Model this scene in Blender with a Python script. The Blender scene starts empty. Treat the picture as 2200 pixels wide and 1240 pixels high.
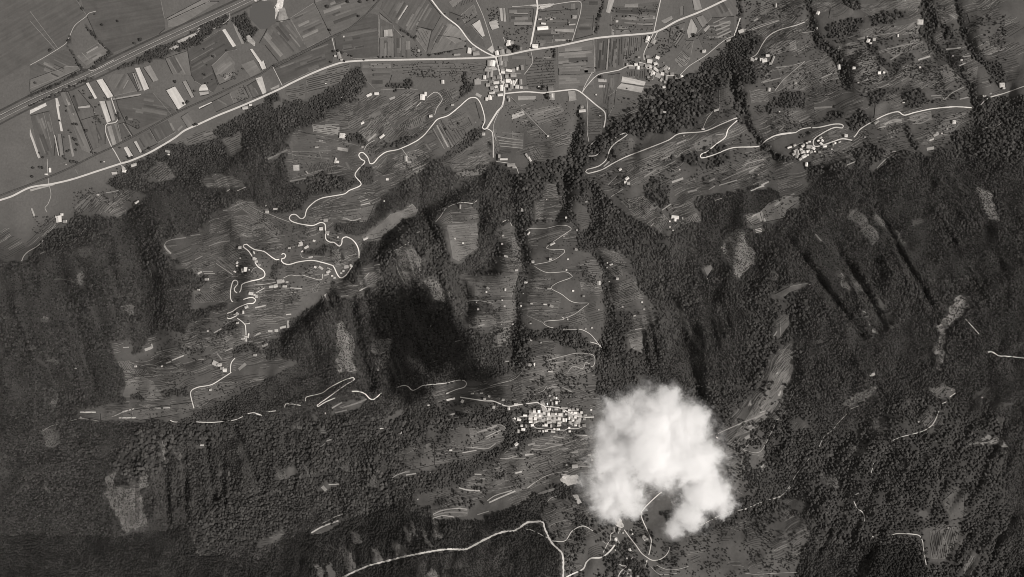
import bpy, bmesh, math, random
import numpy as np
from mathutils import Vector, Matrix, noise as mnoise
random.seed(7)
RNG = np.random.default_rng(11)
scene = bpy.context.scene
C = scene.collection
R = math.radians
# ------------------------------------------------------------------ camera, light, exposure
PX = 2.0            # metres on the valley floor for one pixel of the 2200-pixel-wide photograph
ALT = 4200.0        # flying height above the valley floor
cam_data = bpy.data.cameras.new('aerial_camera')
cam = bpy.data.objects.new('aerial_camera', cam_data); C.objects.link(cam)
cam.location = (0, 0, ALT)
cam.rotation_euler = (0, 0, 0)
cam_data.sensor_width = 36.0
cam_data.lens = 36.0 * ALT / (2200 * PX)
cam_data.clip_start = 5.0
cam_data.clip_end = 60000.0
scene.camera = cam
SUN_EL, SUN_AZ = 49.0, -20.0        # the sun stands to the right and a little below: shadows fall left and slightly up
sun_dir = Vector((math.cos(R(SUN_AZ)) * math.cos(R(SUN_EL)), math.sin(R(SUN_AZ)) * math.cos(R(SUN_EL)), math.sin(R(SUN_EL))))
sun_data = bpy.data.lights.new('sun', 'SUN')
sun_data.energy = 4.2
sun_data.angle = R(0.5)
sun_data.color = (1.0, 0.955, 0.915)
sun = bpy.data.objects.new('sun', sun_data); C.objects.link(sun)
sun.rotation_euler = sun_dir.to_track_quat('Z', 'Y').to_euler()
sun.location = sun_dir * 3000
world = bpy.data.worlds.new('World'); scene.world = world
world.use_nodes = True
wn = world.node_tree; wn.nodes.clear()
sky = wn.nodes.new('ShaderNodeTexSky'); sky.sky_type = 'NISHITA'; sky.sun_disc = False
sky.sun_elevation = R(SUN_EL); sky.sun_rotation = R(90 - SUN_AZ); sky.altitude = 800
bw = wn.nodes.new('ShaderNodeRGBToBW'); tint = wn.nodes.new('ShaderNodeMix'); tint.data_type = 'RGBA'; tint.blend_type = 'MULTIPLY'
tint.inputs[0].default_value = 1.0
bg = wn.nodes.new('ShaderNodeBackground'); bg.inputs['Strength'].default_value = 0.15
wo = wn.nodes.new('ShaderNodeOutputWorld')
wn.links.new(sky.outputs[0], bw.inputs[0]); wn.links.new(bw.outputs[0], tint.inputs[6])
tint.inputs[7].default_value = (1.0, 0.955, 0.915, 1)      # a monochrome film, faintly warm
wn.links.new(tint.outputs[2], bg.inputs[0]); wn.links.new(bg.outputs[0], wo.inputs[0])
scene.view_settings.view_transform = 'Standard'
scene.view_settings.look = 'None'
scene.view_settings.exposure = 0.0
scene.view_settings.gamma = 1.0
scene.view_settings.use_curve_mapping = False
cy = scene.cycles
cy.max_bounces = 24; cy.diffuse_bounces = 3; cy.glossy_bounces = 2; cy.transmission_bounces = 2
cy.volume_bounces = 20; cy.transparent_max_bounces = 8
cy.volume_step_rate = 0.12; cy.volume_max_steps = 256
cy.use_denoising = True
cy.pixel_filter_type = 'BLACKMAN_HARRIS'; cy.filter_width = 0.95

# ------------------------------------------------------------------ tracing helpers: tile coordinates -> photograph pixels
TILE = {'A': (0, 0, 3.1), 'B': (550, 0, 3.1), 'C': (1100, 0, 3.1), 'D': (1600, 0, 3.1),
        'E': (0, 400, 3.1), 'F': (550, 400, 3.1), 'G': (1100, 400, 3.1), 'H': (1600, 400, 3.1),
        'I': (0, 800, 2.818), 'J': (550, 800, 2.818), 'K': (1100, 800, 2.818), 'L': (1600, 800, 2.818),
        'R': (1080, 830, 10.0), 'S': (1000, 80, 7.75), 'T': (1680, 260, 10.333), 'U': (1230, 1080, 7.752),
        'V': (1330, 60, 8.855), 'W': (480, 500, 6.2), '.': (0, 0, 1.0)}
def pts(tile, s):
    x0, y0, k = TILE[tile]
    out = []
    for t in s.split():
        a, b = t.split(',')[:2]
        out.append((x0 + float(a) / k, y0 + float(b) / k))
    return out

# ------------------------------------------------------------------ relief
def inpoly(X, Y, poly):
    ins = np.zeros(np.shape(X), bool)
    n = len(poly)
    for i in range(n):
        x1, y1 = poly[i]; x2, y2 = poly[(i + 1) % n]
        if y1 == y2: continue
        c = ((y1 > Y) != (y2 > Y)) & (X < (x2 - x1) * (Y - y1) / (y2 - y1) + x1)
        ins ^= c
    return ins
VT = {}
def vnoise(X, Y, scale, seed):
    n = 512
    if seed not in VT: VT[seed] = np.random.default_rng(seed).random((n, n))
    t = VT[seed]
    x = X / scale + 1000.3; y = Y / scale + 1000.7
    xi = np.floor(x).astype(int); yi = np.floor(y).astype(int)
    fx = x - xi; fy = y - yi
    fx = fx * fx * (3 - 2 * fx); fy = fy * fy * (3 - 2 * fy)
    a = t[yi % n, xi % n]; b = t[yi % n, (xi + 1) % n]; c = t[(yi + 1) % n, xi % n]; d = t[(yi + 1) % n, (xi + 1) % n]
    return (a * (1 - fx) + b * fx) * (1 - fy) + (c * (1 - fx) + d * fx) * fy - 0.5
GX0, GY0, GX1, GY1, CELL = -300, -300, 2500, 1540, 5
gx = np.arange(GX0, GX1 + 1, CELL, dtype=float); gy = np.arange(GY0, GY1 + 1, CELL, dtype=float)
MX, MY = np.meshgrid(gx, gy)
SPOT = '''600,300,70 700,330,75 720,250,55 900,270,55 1000,300,45 1090,330,30 1240,300,35 1350,250,80 1450,330,120 1600,250,115
1620,100,60 1750,330,180 1900,100,110 2100,250,220 2100,500,400 1850,500,320 1600,500,240 1400,450,180 1200,450,165 1190,600,250
1190,750,330 1190,890,410 1000,900,410 800,830,390 600,870,380 420,890,370 200,890,370 500,600,260 600,540,250 700,580,240
300,500,140 150,600,190 90,440,15 900,600,230 1400,700,290 1700,780,430 1600,950,410 1190,1040,480 900,1060,490 600,1100,520
300,1100,500 1190,1180,600 900,1195,640 1100,1240,600 1350,1180,520 1500,1150,500 2000,700,480 2000,1000,560 1750,1100,480
2100,1200,590 1000,450,120 850,450,150 720,440,150 130,800,300 130,1100,490 2159,0,160 1900,0,90 1700,0,40 2400,0,200 2400,600,520
2400,1240,640 -200,600,150 -200,1000,450 -200,1400,650 700,1450,560 1200,1450,560 1800,1450,620 2400,1450,700 400,250,0 750,120,0
1100,60,0 1400,30,0 65,300,0 -200,400,0 450,300,20 -250,-250,0 700,-250,0 1500,-250,0 1900,-250,90 2450,-250,220 1100,180,0 1300,130,3
1180,250,12 560,230,8 700,180,8 950,170,5 350,340,12'''
sp = np.array([[float(v) for v in t.split(',')] for t in SPOT.split()])
def tps(r2): return 0.5 * r2 * np.log(r2 + 1e-9)
q = sp[:, :2] / 500.0; n = len(sp)
Kmat = tps(((q[:, None] - q[None]) ** 2).sum(-1)) + np.eye(n) * 0.01
Pm = np.hstack([np.ones((n, 1)), q])
Amat = np.zeros((n + 3, n + 3)); Amat[:n, :n] = Kmat; Amat[:n, n:] = Pm; Amat[n:, :n] = Pm.T
sol = np.linalg.solve(Amat, np.concatenate([sp[:, 2], np.zeros(3)]))
HT = np.full(MX.shape, sol[n]) + sol[n + 1] * MX / 500 + sol[n + 2] * MY / 500
for i in range(n):
    HT += sol[i] * tps((MX / 500 - q[i, 0]) ** 2 + (MY / 500 - q[i, 1]) ** 2)
def segdist(X, Y, line):
    d = np.full(X.shape, 1e9)
    for (x1, y1), (x2, y2) in zip(line[:-1], line[1:]):
        vx, vy = x2 - x1, y2 - y1; L2 = vx * vx + vy * vy + 1e-9
        t = np.clip(((X - x1) * vx + (Y - y1) * vy) / L2, 0, 1)
        d = np.minimum(d, np.hypot(X - x1 - t * vx, Y - y1 - t * vy))
    return d
# lines of relief: depth in metres (minus = gully), half width in px, points
RELIEF = '''-18 16 .1098,430 1111,497 1130,590 1111,640 1105,700 1100,800
-18 16 .1271,400 1274,480 1262,507 1280,550 1300,600 1306,690 1293,745
-28 18 .1030,450 1030,505 1065,530 1053,580 985,592 1000,640 1000,680
-60 34 .265,470 300,560 312,615 313,640 330,760
-12 15 .1735,20 1752,95 1795,125 1812,170 1822,190
-12 14 .1984,0 1988,70 2003,100 2040,135 2085,190 2095,230
-10 12 .2050,0 2070,70 2090,110 2105,130 2140,170
-20 14 .1560,120 1580,200 1600,270 1640,320 1665,340
-32 20 .1100,390 1050,360 960,420 850,480 780,540 730,600 650,680 600,720
-35 22 .1440,640 1475,740 1500,850
-22 60 .2060,640 1950,740 1850,900 1750,1000 1650,1090 1540,1120
-24 12 .755,660 775,760 800,830
24 22 .840,450 870,560 930,640
26 26 .690,690 725,800 740,840
-10 7 .353,960 357,1120
-10 7 .395,960 405,1120
-10 7 .440,930 462,1070
-12 8 .503,915 535,990 560,1050
20 18 .480,430 545,560 520,720
18 16 .1380,330 1480,300 1560,280
-16 10 .1212,380 1218,440 1190,480
20 20 .1600,430 1580,560 1560,640
-14 9 .1690,510 1760,600 1850,720
-14 9 .1790,520 1900,700
-14 9 .1880,440 1990,640
-16 10 .1240,225 1235,270 1225,330
-20 18 .240,560 280,700 300,830
-20 18 .120,560 170,700 200,830
22 26 .950,480 960,560 980,640
-18 12 .900,430 960,560 1010,660
14 14 .600,880 700,850 800,850
-18 14 .860,480 800,560'''
for ln in RELIEF.split('\n'):
    a, b, rest = ln.split(' ', 2)
    L = pts('.', rest[1:])
    HT += 1.25 * float(a) * np.exp(-(segdist(MX, MY, L) / float(b)) ** 2)
HILLEDGE = pts('.', '-400,470 60,470 110,440 230,372 290,345 400,298 480,265 600,200 680,160 770,145 1000,175 1020,215 1070,225 1180,215 1250,215 1310,190 1380,175 1480,160 1560,80 1600,20 1640,-60 1700,-400 3000,-400 3000,2000 -400,2000')
ins = inpoly(MX, MY, HILLEDGE)
dedge = segdist(MX, MY, HILLEDGE[:-3])
ramp = np.clip(dedge / 110.0, 0, 1); ramp = ramp * ramp * (3 - 2 * ramp)
HT = np.where(ins, np.maximum(HT, 4) * ramp, 0.0)
for sc_, am in ((160, 40), (70, 30), (32, 18), (15, 6)):
    HT += np.where(ins, ramp, 0) * am * vnoise(MX + 40 * vnoise(MX, MY, 90, 5), MY, sc_, int(sc_))
# fine ribs and runnels down the wooded slopes
def ribs(dx, dy, across, along, amp, poly, seed):
    L = math.hypot(dx, dy); dx, dy = dx / L, dy / L
    u = MX * dy - MY * dx; v = MX * dx + MY * dy
    r = 1 - 2 * np.abs(vnoise(u + 10 * vnoise(MX, MY, 60, seed + 1), v * across / along, across, seed) + 0.0)
    m = np.clip(np.where(inpoly(MX, MY, poly), segdist(MX, MY, poly + [poly[0]]), 0) / 50, 0, 1)
    return amp * .55 * r * m * (.55 + 1.1 * (vnoise(MX, MY, 120, seed + 9) + .5))
HT += ribs(.5, .86, 21, 110, 15, pts('.', '1520,470 1700,460 1780,360 2300,300 2500,700 2150,760 1900,900 1750,900 1700,620 1560,640'), 61)
HT += ribs(.22, 1, 19, 110, 18, pts('.', '1300,600 1440,560 1620,640 1660,760 1560,900 1300,900 1280,760'), 62)
HT += ribs(.05, 1, 15, 150, 32, pts('.', '330,915 640,900 680,1040 480,1130 300,1150 200,1000'), 63)
HT += ribs(.35, 1, 19, 130, 40, pts('.', '-200,560 120,520 420,420 420,560 380,700 240,740 260,850 -200,880'), 64)
HT += ribs(.3, 1, 16, 110, 36, pts('.', '740,520 1000,420 1010,700 860,860 640,840 620,720'), 65)
HT += ribs(.45, 1, 16, 110, 28, pts('.', '300,400 640,230 620,420 440,470 300,500'), 66)
HT += ribs(-.5, 1, 17, 110, 18, pts('.', '1700,960 2250,800 2300,1300 1700,1300'), 67)
HT += ribs(-.2, 1, 13, 110, 14, pts('.', '700,1130 1150,1100 1190,1400 400,1400 400,1200'), 68)
HT += ribs(.1, 1, 16, 90, 14, pts('.', '640,930 1080,960 900,1100 560,1180'), 69)
HT = np.maximum(HT, 0)
# the old gravel pit is a hollow filled with water
PIT = pts('A', '1665,60 1690,25 1740,10 1800,15 1835,60 1830,120 1850,160 1800,185 1730,190 1690,150 1660,110')
HT -= 5.0 * inpoly(MX, MY, PIT)
def hs(x, y):
    x = np.asarray(x, float); y = np.asarray(y, float)
    u = np.clip((x - GX0) / CELL, 0, len(gx) - 1.001); v = np.clip((y - GY0) / CELL, 0, len(gy) - 1.001)
    i = u.astype(int); j = v.astype(int); fu = u - i; fv = v - j
    return (HT[j, i] * (1 - fu) + HT[j, i + 1] * fu) * (1 - fv) + (HT[j + 1, i] * (1 - fu) + HT[j + 1, i + 1] * fu) * fv
def wp(x, y, dz=0.0):
    """photograph pixel -> the point of the terrain seen there, in metres"""
    h = hs(x, y); k = PX * (ALT - h) / ALT
    return np.stack([(np.asarray(x) - 1100) * k, (620 - np.asarray(y)) * k, h + dz], -1)
def mpp(x, y):
    return float(PX * (ALT - hs(x, y)) / ALT)

# ------------------------------------------------------------------ materials
def mat(name, base, var=0.25, scale=0.02, fine=0.25, fscale=0.4, use_color=False, rand=0.0, streak=False, rough=0.95, spec=0.1, attr=None, world_pos=True, bump=0.0):
    m = bpy.data.materials.new(name); m.use_nodes = True
    nt = m.node_tree; N = nt.nodes; L = nt.links; N.clear()
    out = N.new('ShaderNodeOutputMaterial'); bs = N.new('ShaderNodeBsdfPrincipled')
    bs.inputs['Roughness'].default_value = rough; bs.inputs['Specular IOR Level'].default_value = spec
    L.new(bs.outputs[0], out.inputs[0])
    if world_pos:
        g = N.new('ShaderNodeNewGeometry'); co = g.outputs['Position']
    else:
        g = N.new('ShaderNodeTexCoord'); co = g.outputs['Object']
    def nz(sc, det, vec=None, dist=0.0):
        t = N.new('ShaderNodeTexNoise'); t.inputs['Scale'].default_value = sc; t.inputs['Detail'].default_value = det
        t.inputs['Roughness'].default_value = 0.62; t.inputs['Distortion'].default_value = dist
        L.new(vec or co, t.inputs['Vector']); return t.outputs['Fac']
    def mth(op, a, b=None, c=None):
        t = N.new('ShaderNodeMath'); t.operation = op
        for k, v in enumerate((a, b, c)):
            if v is None: continue
            if isinstance(v, (int, float)): t.inputs[k].default_value = v
            else: L.new(v, t.inputs[k])
        return t.outputs[0]
    f = mth('MULTIPLY_ADD', nz(scale, 4, dist=0.5), 2 * var, 1 - var)
    f2 = mth('MULTIPLY_ADD', nz(fscale, 3), 2 * fine, 1 - fine)
    val = mth('MULTIPLY', f, f2)
    if streak:
        tc = N.new('ShaderNodeTexCoord'); mp = N.new('ShaderNodeMapping'); mp.inputs['Scale'].default_value = (0.004, 0.075, 1)
        L.new(tc.outputs['Object'], mp.inputs[0])
        f3 = mth('MULTIPLY_ADD', nz(1.0, 4, mp.outputs[0]), 0.75, 0.63)
        val = mth('MULTIPLY', val, mth('MULTIPLY_ADD', nz(0.012, 6, dist=1.0), 0.6, 0.7))
        val = mth('MULTIPLY', val, f3)
    if rand:
        oi = N.new('ShaderNodeObjectInfo')
        val = mth('MULTIPLY', val, mth('MULTIPLY_ADD', oi.outputs['Random'], 2 * rand, 1 - rand))
    if attr:
        at = N.new('ShaderNodeAttribute'); at.attribute_name = attr; at.attribute_type = 'GEOMETRY'
        val = mth('MULTIPLY', val, at.outputs['Fac'])
    if use_color:
        oi = N.new('ShaderNodeObjectInfo')
        mx = N.new('ShaderNodeVectorMath'); mx.operation = 'SCALE'
        L.new(oi.outputs['Color'], mx.inputs[0]); L.new(val, mx.inputs['Scale']); col = mx.outputs[0]
    else:
        mx = N.new('ShaderNodeVectorMath'); mx.operation = 'SCALE'
        mx.inputs[0].default_value = (base * 1.035, base, base * 0.955)
        L.new(val, mx.inputs['Scale']); col = mx.outputs[0]
    L.new(col, bs.inputs['Base Color'])
    if bump:
        b = N.new('ShaderNodeBump'); b.inputs['Strength'].default_value = 1.0; b.inputs['Distance'].default_value = bump
        L.new(nz(fscale, 3), b.inputs['Height']); L.new(b.outputs[0], bs.inputs['Normal'])
    return m
M = {}
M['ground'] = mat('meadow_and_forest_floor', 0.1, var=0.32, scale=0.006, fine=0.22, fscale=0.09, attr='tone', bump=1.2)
M['field'] = mat('field_soil_and_grass', 0.1, var=0.14, scale=0.02, fine=0.14, fscale=0.12, use_color=True, streak=True)
M['road'] = mat('dusty_gravel_road', 0.72, var=0.22, scale=0.02, fine=0.12, fscale=0.25, use_color=True)
M['ballast'] = mat('railway_ballast', 0.13, var=0.2, scale=0.03, fine=0.2, fscale=0.2, use_color=True)
M['rail'] = mat('worn_rail_steel', 0.3, rough=0.5, spec=0.5)
M['vine'] = mat('vine_leaves', 0.045, var=0.3, scale=0.03, fine=0.3, fscale=0.3, use_color=True)
M['roof'] = mat('stone_slab_roof', 0.4, var=0.12, scale=0.15, fine=0.22, fscale=0.7, use_color=True, world_pos=False)
M['roof2'] = mat('clay_tile_roof', 0.25, var=0.15, scale=0.15, fine=0.2, fscale=0.9, use_color=True, world_pos=True)
M['wall'] = mat('lime_plaster', 0.6, var=0.15, scale=0.2, fine=0.12, fscale=1.0)
M['chimney'] = mat('chimney_stone', 0.35)
M['window'] = mat('window_glass', 0.03, rough=0.2, spec=0.5)
M['bark'] = mat('bark', 0.08, fine=0.3, fscale=1.0)
M['leaf'] = mat('tree_foliage', 0.045, var=0.25, scale=0.01, fine=0.35, fscale=0.35, rand=0.3)
M['wood_mid'] = mat('broadleaf_canopy', 0.053, var=0.45, scale=0.009, fine=0.35, fscale=0.10, rand=0.5)
M['wood_fine'] = mat('young_broadleaf_canopy', 0.047, var=0.48, scale=0.010, fine=0.35, fscale=0.10, rand=0.5)
M['wood_dark'] = mat('shaded_conifer_canopy', 0.029, var=0.3, scale=0.006, fine=0.3, fscale=0.12, rand=0.35)  # dark conifers, with the shade of slopes facing away put into the tone
M['scrub'] = mat('pale_scrub', 0.12, var=0.3, scale=0.02, fine=0.3, fscale=0.3, rand=0.5)
M['gravel'] = mat('pale_gravel', 0.45, var=0.4, scale=0.025, fine=0.6, fscale=0.11, use_color=True)
M['wallstone'] = mat('dry_stone', 0.35, use_color=False)
wm = bpy.data.materials.new('still_pond_water'); wm.use_nodes = True
wb = wm.node_tree.nodes['Principled BSDF']; wb.inputs['Base Color'].default_value = (0.085, 0.083, 0.08, 1)
wb.inputs['Roughness'].default_value = 0.12; wb.inputs['IOR'].default_value = 1.33
tn = wm.node_tree.nodes.new('ShaderNodeTexNoise'); tn.inputs['Scale'].default_value = 0.25
bp = wm.node_tree.nodes.new('ShaderNodeBump'); bp.inputs['Distance'].default_value = 0.05
wm.node_tree.links.new(tn.outputs[0], bp.inputs['Height']); wm.node_tree.links.new(bp.outputs[0], wb.inputs['Normal'])
M['water'] = wm
def tone(v): return (v * 1.035, v, v * 0.955, 1.0)

# ------------------------------------------------------------------ object helpers
def link(name, me, parent=None, m=None):
    o = bpy.data.objects.new(name, me); C.objects.link(o)
    if m is not None and me is not None and not me.materials: me.materials.append(m)
    if parent: o.parent = parent
    return o
def tag(o, label=None, cat=None, group=None, kind=None):
    if label: o['label'] = label
    if cat: o['category'] = cat
    if group: o['group'] = group
    if kind: o['kind'] = kind
    return o
def mesh_from(name, v, f, smooth=False):
    me = bpy.data.meshes.new(name); me.from_pydata([tuple(map(float, p)) for p in v], [], f)
    me.update()
    if smooth:
        me.polygons.foreach_set('use_smooth', [True] * len(me.polygons))
    return me
def mesh_np(name, V, F4):
    """fast quad mesh"""
    me = bpy.data.meshes.new(name)
    V = np.asarray(V, np.float32); F4 = np.asarray(F4, np.int32); nf, k = F4.shape
    me.vertices.add(len(V)); me.vertices.foreach_set('co', V.ravel())
    me.loops.add(nf * k); me.loops.foreach_set('vertex_index', F4.ravel())
    me.polygons.add(nf); me.polygons.foreach_set('loop_start', np.arange(nf, dtype=np.int32) * k)
    me.polygons.foreach_set('loop_total', np.full(nf, k, np.int32))
    me.update(calc_edges=True)
    return me

# ------------------------------------------------------------------ labels by landmark
LANDMARKS = [(x, y, s) for x, y, s in (
    (1075, 165, 'the crossroads village'), (1190, 893, 'the dense village under the cloud shadow'), (1725, 322, 'the right hillside village'),
    (1418, 150, 'the village below the highway'), (530, 565, 'the left ridge village'), (600, 608, 'the long left hamlet'), (650, 525, 'the twin left farmsteads'),
    (705, 490, 'the bend hamlet'), (720, 590, 'the hamlet with the loop road'), (470, 790, 'the lower left hamlet'), (1335, 1140, 'the village below the cloud'),
    (1650, 130, 'the upper right hamlet'), (575, 35, 'the gravel pond'), (728, 118, 'the lone highway farm'), (930, 215, 'the hilltop farm'),
    (1100, 345, 'the farm at the stream mouth'), (1450, 470, 'the farm over the vineyard'), (1260, 366, 'the long hairpin'), (1510, 335, 'the wooded hairpin'),
    (780, 340, 'the double bend'), (110, 365, 'the roadside barn'), (265, 355, 'the roadside farms'), (250, 265, 'the lane bend on the plain'),
    (410, 90, 'the tree-lined railway'), (130, 75, 'the big meadow corner'), (150, 240, 'the striped plain fields'), (440, 195, 'the trapezoid plot'),
    (1170, 60, 'the white long shed'), (1310, 60, 'the two streams'), (1560, 65, 'the highway end'), (1250, 240, 'the stream chapel'),
    (1185, 520, 'the top of the zigzag path'), (1200, 690, 'the zigzag path'), (1380, 650, 'the ribbed vineyard'), (1280, 770, 'the terrace loop'),
    (900, 740, 'the cloud shadow'), (1000, 850, 'the shaded hairpin'), (800, 850, 'the meadow road bend'), (300, 885, 'the long ridge meadow'),
    (290, 1060, 'the pale clear-cut'), (660, 890, 'the broken white road'), (900, 960, 'the round meadow'), (1100, 1060, 'the curved bright terraces'),
    (1230, 1020, 'the houses by the cloud'), (800, 1180, 'the felled strips'), (1660, 870, 'the steep terraces'), (1600, 1000, 'the meadow right of the cloud'),
    (1560, 550, 'the pale scrub square'), (1640, 470, 'the clearing with three strips'), (2030, 690, 'the scree band'), (1990, 870, 'the small clearings'),
    (1840, 1110, 'the broken path'), (2020, 1180, 'the striped corner field'), (1900, 100, 'the terraced right slope'), (2050, 60, 'the far right gullies'),
    (1980, 300, 'the roadside terraces'), (1885, 157, 'the white twin houses'), (2140, 190, 'the right edge house'), (1000, 520, 'the bright headland clearing'),
    (1080, 620, 'the strip of small houses'), (830, 500, 'the long meadow'), (130, 470, 'the forest edge farm'), (620, 380, 'the square plot'), (1450, 390, 'the terraced slope'),
    (1800, 620, 'the felled streaks'), (930, 1200, 'the bottom mountain road'))]
ORD = ['nearest', 'second nearest', 'third nearest', 'fourth nearest', 'fifth nearest', 'sixth nearest', 'seventh nearest', 'eighth nearest', 'ninth nearest', 'tenth nearest']
def ordn(i):
    return ORD[i] if i < 10 else '%dth nearest' % (i + 1) if (i + 1) % 10 not in (1, 2, 3) or (i + 1) in (11, 12, 13) else '%d%s nearest' % (i + 1, {1: 'st', 2: 'nd', 3: 'rd'}[(i + 1) % 10])
PENDING = []
def later(o, x, y, desc, cat, group=None, kind=None):
    """label given at the end, when all of a kind are known"""
    PENDING.append((o, x, y, desc, cat, group, kind))
def flush_labels():
    b = {}
    for it in PENDING:
        o, x, y, desc, cat, group, kind = it
        d = [(math.hypot(x - l[0], y - l[1]), l) for l in LANDMARKS]
        dist, l = min(d, key=lambda t: t[0])
        dx, dy = x - l[0], y - l[1]
        if dist < 14: dr = 'at'
        elif abs(dx) > 2 * abs(dy): dr = 'right of' if dx > 0 else 'left of'
        elif abs(dy) > 2 * abs(dx): dr = 'below' if dy > 0 else 'above'
        else: dr = ('lower ' if dy > 0 else 'upper ') + ('right of' if dx > 0 else 'left of')
        b.setdefault((desc, dr, l[2]), []).append((dist, it))
    for (desc, dr, lm), L in b.items():
        L.sort(key=lambda t: t[0])
        for i, (dist, (o, x, y, _, cat, group, kind)) in enumerate(L):
            lab = '%s %s %s' % (desc, dr, lm) if len(L) == 1 else '%s, %s %s %s' % (desc, ordn(i), dr, lm)
            tag(o, lab, cat, group, kind)
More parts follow.
